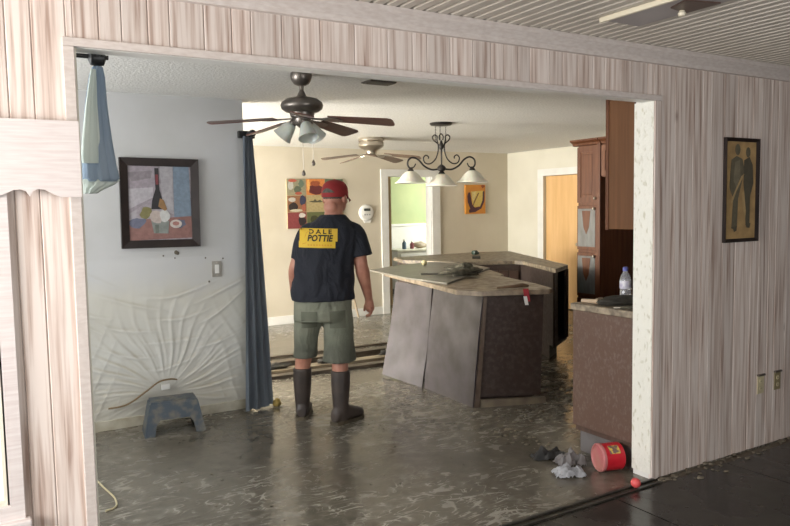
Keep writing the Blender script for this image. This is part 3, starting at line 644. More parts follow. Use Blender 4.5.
slab('side_panel', (3.215, 2.37, 0.0), (3.185, 1.665, 0.0), (3.235, 1.60, 0.838), (3.275, 2.30, 0.838), 0.012, M_ISLGREY, t, bulge=0.01)
slab('end_panel', (3.245, 1.655, 0.075), (3.70, 1.495, 0.06), (3.675, 1.43, 0.838), (3.265, 1.59, 0.838), 0.014, M_ISLDARK, t)
slab('corner_post', (3.195, 1.66, 0.0), (3.235, 1.648, 0.0), (3.262, 1.58, 0.838), (3.24, 1.59, 0.838), 0.03, mat('swollen_edge', (0.12, 0.085, 0.06), (0.07, 0.045, 0.03), 12, 0.5), t)
bm = NB(); hexa(bm, [(3.235, 1.63, 0.0), (3.72, 1.455, 0.0), (3.735, 1.485, 0.0), (3.25, 1.66, 0.0)], [(3.235, 1.63, 0.06), (3.72, 1.455, 0.045), (3.735, 1.485, 0.045), (3.25, 1.66, 0.06)]); obj('plinth', bm, mat('raw_plinth', (0.21, 0.17, 0.115), (0.13, 0.10, 0.07), 9, 0.5), t, world=True)
top = [(3.45, 3.42), (3.23, 2.30), (3.11, 1.76), (3.20, 1.57), (3.67, 1.365), (3.74, 1.40), (3.86, 1.71), (4.06, 2.41), (4.18, 2.5), (4.36, 2.90), (4.48, 3.78), (4.05, 3.9)]
bm = NB(); prism(bm, top, 0.8465, 0.882)
bmesh.ops.bevel(bm, geom=[e for e in bm.edges], offset=0.006, segments=2, affect='EDGES')
ct = obj('island_worktop', bm, M_LAM, None, 'broken tan laminate worktop lying on the skewed island', 'worktop', loc=(3.7, 2.3, 0.846))
bm = NB(); prism(bm, [(3.40, 3.60), (3.26, 2.72), (3.27, 2.10), (3.66, 2.40), (4.40, 2.98), (4.60, 3.6), (4.40, 4.02), (3.9, 3.9)], 0.8835, 0.8975)
obj('loose_board', bm, M_SHEET, None, 'loose grey board lying across the island worktop', 'board', loc=(3.8, 3.0, 0.8835))
lumpy('muddy_glove', (3.72, 2.52, 0.8975), (0.15, 0.075, 0.05), M_GLOVE2, 'muddy crumpled gloves heaped on the loose grey board', 'glove', 5, 0.85, rz=-0.6)
t = thing('wrench', 'dark long handled wrench lying beside the muddy gloves', 'tool', (3.6, 2.68, 0.8985), 0)
bm = NB(); tube(bm, [(-0.12, 0.13, 0.008), (0.02, 0.0, 0.01)], [0.008, 0.009], 8); obj('handle', bm, M_GLOVE, t, smooth=1)
bm = NB(); prism(bm, [(0.0, 0.0), (0.03, 0.03), (0.06, 0.015), (0.04, 0.0), (0.05, -0.02), (0.02, -0.03)], 0.002, 0.018); obj('jaw', bm, M_GLOVE, t)
bm = NB(); tube(bm, [(3.90, 2.53, 0.911), (4.0, 2.62, 0.911), (4.14, 2.76, 0.912)], [0.010, 0.009, 0.007], 8); obj('dark_stick', bm, M_GLOVE, None, 'thin dark stick poking out right of the muddy gloves', 'stick', loc=(3.96, 2.6, 0.9), smooth=1)
t = thing('utility_knife', 'brown leather handled tool lying at the near corner of the island worktop', 'tool', (3.53, 1.55, 0.882), 0.3)
bm = NB(); tube(bm, [(-0.13, 0.10, 0.012), (-0.02, 0.02, 0.017), (0.06, 0.0, 0.020), (0.11, -0.02, 0.013)], [0.007, 0.013, 0.018, 0.01], 10); obj('handle', bm, mat('brown_leather', (0.14, 0.08, 0.05), (0.2, 0.13, 0.08), 12, 0.6), t, smooth=1)
t = thing('paper_tag', 'red and white tag hanging over the island worktop edge', 'tag', (3.50, 1.42, 0.8))
a_, b_ = Vector((3.477, 1.441)), Vector((3.517, 1.424)); nn = Vector((-0.40, -0.92))*0.012
def hang(name, u0, u1, z0, z1, sl, m, off):
    p, q = a_.lerp(b_, u0)+nn*off, a_.lerp(b_, u1)+nn*off; p2, q2 = a_.lerp(b_, u0+sl)+nn*off, a_.lerp(b_, u1+sl)+nn*off; d = nn*0.2
    bm = NB(); hexa(bm, [(p2.x, p2.y, z0), (q2.x, q2.y, z0), (q2.x+d.x, q2.y+d.y, z0), (p2.x+d.x, p2.y+d.y, z0)], [(p.x, p.y, z1), (q.x, q.y, z1), (q.x+d.x, q.y+d.y, z1), (p.x+d.x, p.y+d.y, z1)])
    return obj(name, bm, m, t, world=True)
hang('tag', 0.0, 0.95, 0.80, 0.895, 0.35, mat('red_tag', (0.36, 0.03, 0.04), None, 9, 0.6), 1.0)
hang('tag_tip', 0.05, 0.65, 0.775, 0.84, 0.3, M_WHITE, 1.3)
bm = NB(); ball(bm, (0, 0, 0.03), 0.03, 16, 10)
o = obj('sponge_ball', bm, mat('pale_yellow', (0.5, 0.45, 0.25), (0.4, 0.35, 0.2), 20, 0.6), None, 'small pale yellow ball on the far side of the island', 'ball', smooth=80); o.location = (4.08, 3.66, 0.8975)

# L-shaped cabinet further back
t = thing('corner_cabinet', 'dark L-shaped base cabinet standing behind the island', 'cabinet', (5.3, 3.7, 0))
bar = [(5.165, 2.69), (4.735, 2.415), (5.16, 3.36), (5.14, 3.47), (4.55, 3.78), (4.30, 4.45), (4.45, 4.9), (5.72, 4.97), (6.18, 4.78)]
def inset(poly, d):
    c = Vector((sum(p[0] for p in poly)/len(poly), sum(p[1] for p in poly)/len(poly)))
    return [((p[0]-c.x)*d+c.x, (p[1]-c.y)*d+c.y) for p in poly]
# long arm running toward the viewer: back, sides, an open end with a shelf
eA, eB = Vector((4.74, 2.43)), Vector((5.15, 2.69)); fA, fB = Vector((5.17, 3.38)), Vector((6.10, 4.70))
def vpanel(name, p, q, z0, z1, th, m):
    p, q = Vector((p[0], p[1])), Vector((q[0], q[1])); n = Vector((-(q-p).y, (q-p).x)).normalized()*th
    bm = NB(); prism(bm, [tuple(p), tuple(q), tuple(q+n), tuple(p+n)], z0, z1); return obj(name, bm, m, t, world=True)
vpanel('side_panel', eA, fA, 0.17, 0.862, 0.018, M_ISLDARK)
vpanel('side_panel', fB, eB, 0.17, 0.862, 0.018, M_ISLDARK)
bm = NB(); prism(bm, [tuple(eA), tuple(eB), tuple(fB), tuple(fA)], 0.15, 0.172); obj('shelf', bm, M_ISLDARK, t, world=True)
vpanel('end_stile', eA, eA.lerp(eB, 0.24), 0.15, 0.862, 0.02, M_ISLDARK)
vpanel('end_stile', eA.lerp(eB, 0.95), eB, 0.15, 0.862, 0.02, M_ISLDARK)
bm = NB(); prism(bm, [(4.85, 2.62), (5.12, 2.80), (6.05, 4.66), (5.22, 3.45)], 0.0, 0.15); obj('toe_kick', bm, M_ISLDARK, t, world=True)
bm = NB(); prism(bm, [(5.16, 3.40), (4.60, 3.80), (4.36, 4.45), (4.48, 4.86), (5.70, 4.93), (6.10, 4.72)], 0.0, 0.862); obj('body', bm, M_ISLDARK, t, world=True)
for k in range(6):
    a = Vector((5.14, 3.405)).lerp(Vector((4.61, 3.785)), k/6+0.01); b = Vector((5.14, 3.405)).lerp(Vector((4.61, 3.785)), (k+1)/6-0.01)
    vpanel('slat', b, a, 0.17, 0.80, -0.014, M_DARKWOOD)
bm = NB(); prism(bm, bar, 0.864, 0.902)
obj('corner_worktop', bm, M_LAMEDGE, None, 'muddy L-shaped worktop of the cabinet behind the island', 'worktop', loc=(5.2, 3.7, 0.864))
t = thing('tape_dispenser', 'dark green tape reel lying on the L-shaped worktop', 'tape', (5.42, 4.55, 0.902), 0.2); t.scale = (0.55, 0.55, 0.55)
bm = NB(); lathe(bm, [(0.035, -0.06), (0.05, -0.055), (0.05, 0.055), (0.035, 0.06)], 20, (0, 0, 0.05), Matrix.Rotation(PI/2, 3, 'Y')); obj('reel', bm, mat('dark_green', (0.02, 0.05, 0.035), None, 9, 0.4), t, smooth=1)
bm = NB(); lathe(bm, [(0.02, 0.0), (0.03, 0.02), (0.028, 0.06), (0.01, 0.075)], 14, (0.06, 0, 0.035), Matrix.Rotation(PI/2, 3, 'Y')); obj('cap', bm, M_BLACK, t, smooth=1)
bm = NB(); tube(bm, [(4.98, 4.02, 0.918), (5.06, 3.98, 0.918)], [0.014, 0.02], 10); obj('dark_stub', bm, M_GLOVE, None, 'small dark stub lying on the L-shaped worktop near the board', 'scrap', loc=(5.02, 4.0, 0.903), smooth=1)

# ------------------------------------------------------------------ floor debris behind the man
for i, (x0, y0, x1, y1, wd, th, m, lb) in enumerate([
    (2.15, 3.42, 4.05, 3.30, 0.10, 0.03, M_BOARD, 'long dark soaked board on the floor, nearest the boots'),
    (2.10, 3.62, 4.2, 3.52, 0.13, 0.035, M_BOARD2, 'pale muddy board lying between two dark boards behind the boots'),
    (2.3, 3.86, 4.3, 3.85, 0.11, 0.05, M_BOARD, 'dark soaked board with a raised edge behind the pale board'),
    (2.5, 4.25, 4.4, 4.22, 0.05, 0.02, M_BOARD, 'thin dark strip of wood on the far floor')]):
    d = Vector((x1-x0, y1-y0)).normalized(); n = Vector((-d.y, d.x))*wd/2
    bm = NB(); prism(bm, [(x0-n.x, y0-n.y), (x1-n.x, y1-n.y), (x1+n.x, y1+n.y), (x0+n.x, y0+n.y)], 0.0, th)
    obj('floor_board', bm, m, None, lb, 'board', 'torn up boards behind the man', loc=((x0+x1)/2, (y0+y1)/2, 0))
for i, (x, y, s) in enumerate(((2.42, 3.63, 0.8), (2.9, 3.60, 0.7), (3.62, 3.585, 1.0))):
    lumpy('mud_clump', (x, y, 0.0355), (0.13*s, 0.05, 0.035*s), M_GLOVE, 'dark clump of mud on the pale board, %s' % ('nearest the tall curtain', 'between the legs', 'right of the boots')[i], 'mud', i+11, 0.5, group='mud clumps on the boards')
bm = NB(); tube(bm, [(4.575, 6.07, 0.012), (4.33, 6.192, 1.25)], 0.014, 8)
obj('broom_handle', bm, M_STICK, None, 'pale stick leaning on the far wall beside the man', 'stick', loc=(4.575, 6.07, 0), smooth=1)
o = lumpy('yellow_pebble', (1.985, 2.56, 0), (0.032, 0.03, 0.035), mat('ochre_foam', (0.38, 0.26, 0.06), (0.22, 0.16, 0.05), 30, 0.6), 'small ochre lump on the floor beside the tall curtain', 'lump', 4, 0.25)

# ------------------------------------------------------------------ curtains
def curtain_mesh(path_top, path_bot, z_top, z_bot, folds, amp0, amp1, nu=64, nv=40, th=0.004, waist=None):
    """a gathered cloth: profile between two horizontal lines, with vertical folds"""
    bm = NB(); A, B = Vector(path_top[0]), Vector(path_top[1]); C_, D_ = Vector(path_bot[0]), Vector(path_bot[1])
    rows = []
    for j in range(nv+1):
        v = j/nv; row = []
        for i in range(nu+1):
            u = i/nu; p = A.lerp(B, u).lerp(C_.lerp(D_, u), v)
            d = (A.lerp(C_, v) - B.lerp(D_, v)); n = Vector((-d.y, d.x)).normalized()
            amp = amp0 + (amp1-amp0)*v
            q = p + n*amp*(math.sin(u*folds*2*PI+0.7*math.sin(3*v)) + 0.35*math.sin(u*folds*4.7*PI+4*v))
            row.append(bm.verts.new((q.x, q.y, z_top+(z_bot-z_top)*v + 0.006*math.sin(u*9)*v)))
        rows.append(row)
    for j in range(nv):
        for i in range(nu): bm.faces.new((rows[j][i], rows[j][i+1], rows[j+1][i+1], rows[j+1][i]))
    r = bmesh.ops.solidify(bm, geom=bm.faces[:], thickness=th)
    return bm
bm = curtain_mesh(((1.772, 2.52), (1.862, 2.575)), ((1.715, 2.50), (1.965, 2.575)), 2.04, 0.012, 3, 0.010, 0.014)
t = thing('tall_curtain', 'long slate blue curtain gathered at the end of the grey wall', 'curtain', (1.85, 2.56, 0))
obj('cloth', bm, M_CURT, t, world=True, smooth=70)
bm = curtain_mesh(((1.78, 2.555), (1.862, 2.60)), ((1.74, 2.54), (1.935, 2.60)), 2.038, 0.03, 3, 0.010, 0.018); obj('back_fold', bm, M_CURT, t, world=True, smooth=70)
t = thing('rod_bracket', 'black curtain rod end holding the tall curtain', 'curtain rod', (1.84, 2.60, 2.06))
bm = NB(); lathe(bm, [(0.0, -0.06), (0.022, -0.055), (0.028, -0.035), (0.02, -0.02), (0.013, -0.015), (0.013, 0.09)], 16, (1.84, 2.545, 2.062), Matrix.Rotation(-PI/2, 3, 'X')); obj('finial', bm, M_BLACK, t, world=True, smooth=1)
bm = NB(); box(bm, 1.77, 1.90, 2.615, 2.648, 2.035, 2.09, 0.008); obj('base_plate', bm, M_BLACK, t, world=True)
# front rod with the knotted-up curtain
t = thing('curtain_rod', 'short black curtain rod with holder at the left end of the opening head', 'curtain rod', (0.43, 0.19, 2.04))
bm = NB(); tube(bm, [(0.3, 0.19, 2.048), (0.47, 0.19, 2.048)], 0.008, 10); obj('rod', bm, M_IRON, t, world=True, smooth=1)
bm = NB(); lathe(bm, [(0.012, -0.028), (0.026, -0.022), (0.03, 0.0), (0.026, 0.022), (0.012, 0.028)], 20, (0.432, 0.19, 2.045), Matrix.Rotation(PI/2, 3, 'Y')); obj('holder', bm, M_BLACK, t, world=True, smooth=1)
bm = NB(); box(bm, 0.425, 0.440, 0.073, 0.185, 2.045, 2.065, 0.003); obj('bracket_arm', bm, M_BLACK, t, world=True)
t = thing('knotted_curtain', 'pale blue curtain tied up high at the left of the opening', 'curtain', (0.42, 0.2, 1.58))
def bundle(rows, folds, amp, m, name, seed):
    bm = NB(); R = []
    for (cx, cy, rx, ry, z) in rows:
        ring = []
        for k in range(48):
            a = 2*PI*k/48; s = 1+amp*math.sin(folds*a+seed+3*z)+amp*0.5*math.sin((folds*2+1)*a+seed*2)
            ring.append(Vector((cx+rx*s*math.cos(a), cy+ry*s*math.sin(a), z)))
        R.append(ring)
    ring_tube(bm, R); return obj(name, bm, m, t, world=True, smooth=70)
bundle([(0.433, 0.19, 0.016, 0.016, 2.014), (0.43, 0.19, 0.024, 0.022, 1.98), (0.425, 0.2, 0.034, 0.03, 1.88), (0.424, 0.2, 0.046, 0.035, 1.76), (0.428, 0.2, 0.056, 0.04, 1.66), (0.43, 0.2, 0.060, 0.042, 1.625), (0.43, 0.2, 0.05, 0.035, 1.612)], 7, 0.10, M_CURT2, 'cloth', 1)
bundle([(0.415, 0.165, 0.008, 0.008, 2.0), (0.403, 0.165, 0.018, 0.012, 1.88), (0.396, 0.165, 0.028, 0.014, 1.76), (0.392, 0.165, 0.030, 0.014, 1.69), (0.392, 0.165, 0.026, 0.012, 1.675)], 5, 0.10, M_CURT3, 'lining', 2)
bundle([(0.39, 0.2, 0.02, 0.02, 1.57), (0.40, 0.2, 0.032, 0.028, 1.585), (0.42, 0.2, 0.045, 0.03, 1.60), (0.43, 0.2, 0.055, 0.03, 1.618), (0.43, 0.2, 0.03, 0.02, 1.63)], 5, 0.14, M_CURT3, 'tucked_hem', 5)

# ------------------------------------------------------------------ valance and window at the left edge
t = bpy.data.objects.new('window_1', None); COL.objects.link(t); t.location = (-0.26, 0, 0.576); props(t, 'white pane window at the left edge below the scalloped valance', None, None, 'structure')
bm = NB(); wall_boxes(bm, 'y', -0.02, -0.0005, -0.65, 0.118, 0.53, 1.66, [(-0.6, 0.077, 0.576, 1.62)]); obj('window_frame', bm, M_VAL, t, world=True)
bm = NB(); wall_boxes(bm, 'y', 0.0, 0.03, -0.6, 0.077, 0.576, 1.62, [(-0.585, 0.062, 0.591, 1.605)]); obj('sash', bm, M_CREAM, t, world=True)
bm = NB(); box(bm, -0.59, 0.067, 0.012, 0.018, 0.585, 1.61); obj('pane', bm, M_PANE, t, world=True)
bm = NB(); box(bm, -0.67, 0.135, -0.045, -0.0005, 0.50, 0.53, 0.005); obj('window_sill', bm, M_VAL, t, world=True)
sc = [(-0.7, 1.795), (0.332, 1.795), (0.332, 1.553), (0.272, 1.553)]
def arch(xa, xb, zb, h):
    pass
pts = [(0.272, 1.553), (0.25, 1.562), (0.225, 1.577), (0.205, 1.579), (0.19, 1.572), (0.182, 1.556), (0.172, 1.572), (0.157, 1.578), (0.135, 1.575), (0.11, 1.563), (0.09, 1.556)]
sc += pts[1:]
for k in range(1, 4):
    sc += [(x-0.18*k, z) for x, z in pts]
sc += [(-0.7, 1.553)]
low = sc[2:]
bm = NB()
for (xa, za), (xb, zb) in zip(low, low[1:]):
    if xa - xb > 1e-5: prism(bm, [(xa, za), (xb, zb), (xb, 1.795), (xa, 1.795)], -0.034, -0.0205, 'y')
bmesh.ops.remove_doubles(bm, verts=bm.verts[:], dist=1e-5)
t = thing('scalloped_valance', 'whitewashed wooden valance with a scalloped lower edge', 'valance', (0.0, -0.02, 1.55))
obj('board', bm, M_VAL, t, world=True)
bm = NB(); box(bm, -0.7, 0.332, -0.0205, -0.0125, 1.60, 1.795); obj('backing', bm, M_VAL, t, world=True)

# ------------------------------------------------------------------ pictures and wall fittings
def frame(par, x0, x1, z0, z1, y, wd, dep, m):
    bm = NB(); A = [(x0, z0), (x1, z0), (x1, z1), (x0, z1)]; I = [(x0+wd, z0+wd), (x1-wd, z0+wd), (x1-wd, z1-wd), (x0+wd, z1-wd)]
    for k in range(4):
        k2 = (k+1) % 4
        prof_o = [(A[k], A[k2])]
        a, b, c, d = A[k], A[k2], I[k2], I[k]
        lo = [(p[0], y, p[1]) for p in (a, b, c, d)]
        hi = [(a[0], y-dep, a[1]), (b[0], y-dep, b[1]), (c[0], y-dep*0.6, c[1]), (d[0], y-dep*0.6, d[1])]
        hexa(bm, lo, hi)
    return obj('frame', bm, m, par, world=True)
# still life on the grey wall (hangs a little crooked)
t = thing('still_life_picture', 'black framed still life of a bottle and fruit on the grey wall', 'picture', (1.19, YP-0.003, 1.25))
t.rotation_euler = (0, math.radians(0.6), 0)
def fr_local(par, w_, h_, wd, dep, m):
    bm = NB(); A = [(-w_/2, 0), (w_/2, 0), (w_/2, h_), (-w_/2, h_)]; I = [(-w_/2+wd, wd), (w_/2-wd, wd), (w_/2-wd, h_-wd), (-w_/2+wd, h_-wd)]
    for k in range(4):
        a, b, c, d = A[k], A[(k+1) % 4], I[(k+1) % 4], I[k]
        hexa(bm, [(p[0], 0, p[1]) for p in (a, b, c, d)], [(a[0], -dep, a[1]), (b[0], -dep, b[1]), (c[0], -dep*0.55, c[1]), (d[0], -dep*0.55, d[1])])
    return obj('frame', bm, m, par)
fr_local(t, 0.54, 0.625, 0.055, 0.03, M_FRAME)
bm = NB(); box(bm, -0.225, 0.225, -0.008, -0.002, 0.045, 0.58)
cv = obj('canvas', bm, mat('canvas_ground', (0.40, 0.37, 0.40), (0.26, 0.22, 0.24), 26, 0.6, detail=6), t)
U = lambda px, py: (-0.27+0.54*(px-18)/420.0, 0.625*(1-(py-22)/490.0))
P = lambda *q: [U(*a) for a in q]
decal('painted_shapes', t, [
    ((0.33, 0.29, 0.32), P((55, 65), (205, 65), (200, 240), (160, 260), (55, 330))),
    ((0.25, 0.22, 0.24), P((60, 100), (190, 90), (180, 130), (80, 150))),
    ((0.45, 0.42, 0.45), P((55, 190), (190, 180), (190, 235), (60, 300))),
    ((0.20, 0.26, 0.33), P((300, 65), (385, 65), (395, 345), (300, 345))),
    ((0.40, 0.38, 0.40), P((230, 65), (298, 65), (298, 330), (240, 300))),
    ((0.29, 0.15, 0.13), P((60, 360), (395, 340), (400, 460), (62, 470))),
    ((0.16, 0.17, 0.24), blob(*U(105, 375), 0.06, 0.035, 12, 0.2, 0.2)),
    ((0.13, 0.14, 0.2), blob(*U(330, 380), 0.04, 0.03, 12, 0.2, 0.2)),
    ((0.03, 0.028, 0.03), P((200, 75), (222, 75), (224, 190), (240, 260), (244, 300), (178, 300), (184, 250), (203, 190))),
    ((0.22, 0.05, 0.06), P((203, 110), (219, 110), (220, 165), (205, 165))),
    ((0.22, 0.2, 0.08), blob(*U(150, 320), 0.035, 0.05, 12, -0.4, 0.25)),
    ((0.25, 0.27, 0.25), P((175, 360), (272, 365), (265, 435), (188, 432))),
    ((0.16, 0.18, 0.15), P((195, 385), (215, 385), (215, 430), (197, 430))),
    ((0.5, 0.42, 0.38), blob(*U(205, 345), 0.048, 0.045, 12, 0, 0.15)),
    ((0.58, 0.58, 0.56), blob(*U(248, 335), 0.036, 0.042, 12, 0, 0.15)),
    ((0.62, 0.55, 0.5), blob(*U(308, 382), 0.042, 0.03, 16)),
    ((0.42, 0.2, 0.17), blob(*U(308, 380), 0.024, 0.015, 12)),
    ((0.30, 0.17, 0.07), P((225, 240), (245, 250), (262, 300), (250, 310), (215, 285)))],
    facing_minus_y(0, -0.009, 0))
# sepia print on the plank wall
t = thing('sepia_print', 'narrow dark framed sepia print of two standing figures on the plank wall', 'picture', (3.872, -0.001, 1.268))
fr_local(t, 0.318, 0.598, 0.02, 0.022, M_FRAME)
bm = NB(); box(bm, -0.145, 0.145, -0.008, -0.002, 0.015, 0.585); obj('print', bm, mat('sepia_paper', (0.5, 0.33, 0.15), (0.34, 0.22, 0.10), 14, 0.5, detail=7), t)
U = lambda px, py: (-0.159+0.318*(px-32)/154.0, 0.598*(1-(py-35)/455.0))
G1, G2, G3 = (0.15, 0.13, 0.085), (0.11, 0.095, 0.065), (0.5, 0.35, 0.17)
decal('printed_figures', t, [
    (G1, blob(*U(90, 85), 0.025, 0.033, 12)), (G1, blob(*U(138, 95), 0.022, 0.03, 12)),
    (G1, P((62, 130), (85, 112), (112, 125), (122, 170), (108, 240), (95, 300), (92, 420), (66, 430), (72, 300), (55, 250), (58, 180))),
    (G2, P((120, 130), (145, 115), (160, 150), (165, 230), (150, 290), (150, 410), (132, 418), (125, 300), (118, 230))),
    ((0.22, 0.19, 0.125), P((78, 140), (100, 130), (104, 200), (86, 250), (72, 220))),
    (G3, P((108, 200), (122, 190), (85, 270), (68, 320), (60, 310))),
    (G3, P((112, 270), (122, 265), (132, 360), (128, 400), (116, 330))),
    (G2, P((62, 425), (92, 418), (90, 440), (78, 445), (74, 432))), (G2, P((130, 412), (154, 408), (150, 430), (136, 428)))],
    facing_minus_y(0, -0.009, 0))
# collage on the far wall
t = thing('collage_poster', 'colourful square collage canvas on the far wall behind the man', 'picture', (4.03, YB-0.002, 1.25))
bm = NB(); box(bm, -0.41, 0.41, -0.022, 0, 0, 0.655, 0.002); obj('canvas', bm, mat('canvas_cream', (0.42, 0.34, 0.2), None, 9, 0.6), t)
cells = []; W3 = 0.82/3; H3 = 0.655/3
def cell(i, j, c): cells.append((c, rect(-0.41+i*W3+0.003, j*H3+0.003, -0.41+(i+1)*W3-0.003, (j+1)*H3-0.003)))
for (i, j, c) in [(0, 2, (0.30, 0.27, 0.17)), (1, 2, (0.62, 0.22, 0.06)), (2, 2, (0.11, 0.15, 0.09)), (0, 1, (0.28, 0.13, 0.06)), (1, 1, (0.42, 0.33, 0.16)), (2, 1, (0.12, 0.10, 0.06)), (0, 0, (0.24, 0.05, 0.05)), (1, 0, (0.12, 0.13, 0.05)), (2, 0, (0.3, 0.2, 0.1))]: cell(i, j, c)
def cb(i, j, u, v, rx, ry, c, wob=0.1): cells.append((c, blob(-0.41+(i+u)*W3, (j+v)*H3, rx, ry, 12, 0, wob)))
cb(0, 2, 0.2, 0.6, 0.04, 0.06, (0.5, 0.48, 0.42)); cb(0, 2, 0.55, 0.35, 0.05, 0.05, (0.1, 0.12, 0.08)); cb(0, 2, 0.75, 0.7, 0.04, 0.05, (0.13, 0.17, 0.12)); cb(0, 2, 0.6, 0.12, 0.05, 0.02, (0.4, 0.09, 0.05)); cb(0, 2, 0.3, 0.88, 0.06, 0.02, (0.45, 0.1, 0.06))
cb(1, 2, 0.5, 0.35, 0.10, 0.075, (0.13, 0.025, 0.025)); cb(1, 2, 0.5, 0.72, 0.07, 0.035, (0.32, 0.08, 0.03)); cb(1, 2, 0.12, 0.6, 0.02, 0.08, (0.75, 0.42, 0.12))
cb(0, 1, 0.3, 0.3, 0.07, 0.06, (0.035, 0.025, 0.02)); cb(0, 1, 0.25, 0.75, 0.05, 0.03, (0.5, 0.46, 0.4)); cb(0, 1, 0.8, 0.7, 0.045, 0.07, (0.05, 0.05, 0.09)); cb(0, 1, 0.45, 0.1, 0.09, 0.018, (0.55, 0.5, 0.36)); cb(0, 1, 0.85, 0.25, 0.03, 0.05, (0.4, 0.12, 0.07))
cb(1, 1, 0.5, 0.62, 0.10, 0.012, (0.08, 0.07, 0.04)); cb(1, 1, 0.45, 0.66, 0.02, 0.02, (0.08, 0.07, 0.04)); cb(1, 1, 0.7, 0.64, 0.025, 0.018, (0.08, 0.07, 0.04))
cb(0, 0, 0.75, 0.45, 0.055, 0.06, (0.03, 0.02, 0.02)); cb(0, 0, 0.75, 0.8, 0.05, 0.03, (0.6, 0.55, 0.5)); cb(1, 0, 0.4, 0.5, 0.06, 0.06, (0.05, 0.05, 0.02))
decal('printed_squares', t, cells, facing_minus_y(0, -0.0225, 0))
# orange painting
t = thing('orange_painting', 'small orange and yellow painting with a dark loop on the far wall', 'picture', (6.69, YB-0.002, 1.39))
bm = NB(); box(bm, -0.19, 0.19, -0.025, 0, 0, 0.44, 0.002); obj('canvas', bm, mat('orange_ground', (0.62, 0.27, 0.03), (0.55, 0.2, 0.03), 6, 0.6), t)
U = lambda px, py: (-0.19+0.38*(px-135)/215.0, 0.44*(1-(py-105)/325.0))
MR = (0.07, 0.02, 0.03)
decal('painted_loop', t, [
    ((0.68, 0.50, 0.13), P((195, 180), (325, 170), (322, 290), (300, 345), (225, 355), (205, 300))),
    ((0.72, 0.58, 0.25), P((205, 185), (255, 180), (225, 280), (210, 270))),
    (MR, P((168, 190), (185, 190), (208, 330), (235, 360), (290, 350), (318, 280), (322, 180), (340, 175), (338, 290), (305, 370), (240, 410), (175, 418), (170, 390), (185, 370), (160, 300), (155, 230))),
    ((0.22, 0.12, 0.05), P((270, 195), (284, 195), (235, 300), (218, 345), (212, 335), (228, 280))),
    ((0.3, 0.07, 0.02), P((300, 115), (330, 105), (345, 125), (320, 145)))],
    facing_minus_y(0, -0.0255, 0))
# thermostat
t = thing('thermostat', 'round white thermostat on the far wall right of the man', 'thermostat', (4.80, YB-0.001, 1.44))
RX = Matrix.Rotation(PI/2, 3, 'X')
bm = NB(); lathe(bm, [(0.115, 0), (0.115, 0.012), (0.10, 0.03), (0.085, 0.036), (0, 0.036)], 32, (0, 0, 0), RX); obj('body', bm, M_WHITE, t, smooth=40)
bm = NB(); box(bm, -0.05, 0.05, -0.040, -0.034, 0.025, 0.06, 0.002); obj('display', bm, mat('lcd', (0.06, 0.07, 0.06), None, 9, 0.3), t)
for k in (-1, 0, 1):
    bm = NB(); box(bm, k*0.036-0.013, k*0.036+0.013, -0.040, -0.035, -0.035, -0.015, 0.002); obj('button', bm, mat('grey_button', (0.4, 0.4, 0.4), None, 9, 0.5), t)
bm = NB(); prism(bm, [(-0.055, -0.1), (0.075, -0.1), (0.055, -0.14), (-0.03, -0.14)], -0.02, 0.0, 'y'); obj('wall_base', bm, M_WHITE, t)
# switch
t = thing('light_switch', 'light switch with silver plate on the grey wall below the still life', 'switch', (1.58, YP-0.003, 1.075))
bm = NB(); box(bm, -0.036, 0.036, -0.006, 0.003, -0.058, 0.058, 0.003); obj('plate', bm, mat('tarnished_plate', (0.38, 0.36, 0.32), (0.3, 0.28, 0.24), 14, 0.35, 0.4), t)
bm = NB(); box(bm, -0.016, 0.016, -0.010, -0.006, -0.032, 0.032, 0.002); obj('rocker', bm, M_WHITE, t)
for z in (-0.046, 0.046):
    bm = NB(); lathe(bm, [(0.004, 0), (0.004, 0.002), (0, 0.0025)], 10, (0, -0.006, z), RX); obj('screw', bm, M_NICKEL, t)
# outlets
for xx, lb, gone in ((4.115, 'ivory wall outlet low on the plank wall, left of the pair', 0), (4.29, 'dull ivory wall outlet low on the plank wall, right of the pair', 1)):
    t = thing('wall_outlet', lb, 'outlet', (xx, -0.0005, 0.385), 0, 'outlets on the plank wall')
    bm = NB(); box(bm, -0.033, 0.033, -0.005, 0.0, -0.055, 0.055, 0.002); obj('plate', bm, M_BEIGE if not gone else mat('muddy_ivory', (0.3, 0.25, 0.14), None, 9, 0.5), t)
    for z in (-0.022, 0.022):
        bm = NB(); lathe(bm, [(0.014, 0), (0.014, 0.002), (0, 0.002)], 14, (0, -0.005, z), RX); s = obj('socket', bm, M_BEIGE, t)
        for q in (-0.005, 0.005):
            bm = NB(); box(bm, q-0.001, q+0.001, -0.0078, -0.0068, z-0.004, z+0.004); obj('slot', bm, M_BLACK, s)
    bm = NB(); box(bm, -0.036, 0.036, -0.014, 0, 0.055, 0.066, 0.002); obj('hood', bm, M_DARKMETAL, t)
# mud specks on the grey wall
bm = NB()
for px, pz, s in ((1.30, 1.205, 0.012), (1.20, 1.19, 0.006), (1.28, 1.17, 0.005), (1.5, 1.16, 0.006), (1.63, 1.15, 0.006), (1.52, 0.985, 0.008), (1.29, 1.21, 0.014)):
    ball(bm, (px, YP-0.002, pz), (s, 0.004, s*1.1), 8, 6)
obj('mud_specks', bm, M_MUD, None, 'dark mud specks splashed on the wall below the still life', 'mud', kind='stuff', smooth=80)
# ceiling vent
t = thing('ceiling_vent', 'small dark vent grille in the ceiling behind the near fan', 'vent', (2.36, 1.55, CZ-0.012))
bm = NB(); wall = bm; box(bm, -0.10, 0.10, -0.06, 0.06, 0.004, 0.012, 0.002); obj('backing', bm, mat('vent_dark', (0.10, 0.085, 0.07), None, 9, 0.6), t)
for k in range(6):
    bm = NB(); box(bm, -0.095, 0.095, -0.052+k*0.018, -0.052+k*0.018+0.010, 0.0, 0.006); obj('louver', bm, mat('vent_louver', (0.17, 0.15, 0.125), None, 9, 0.5), t)

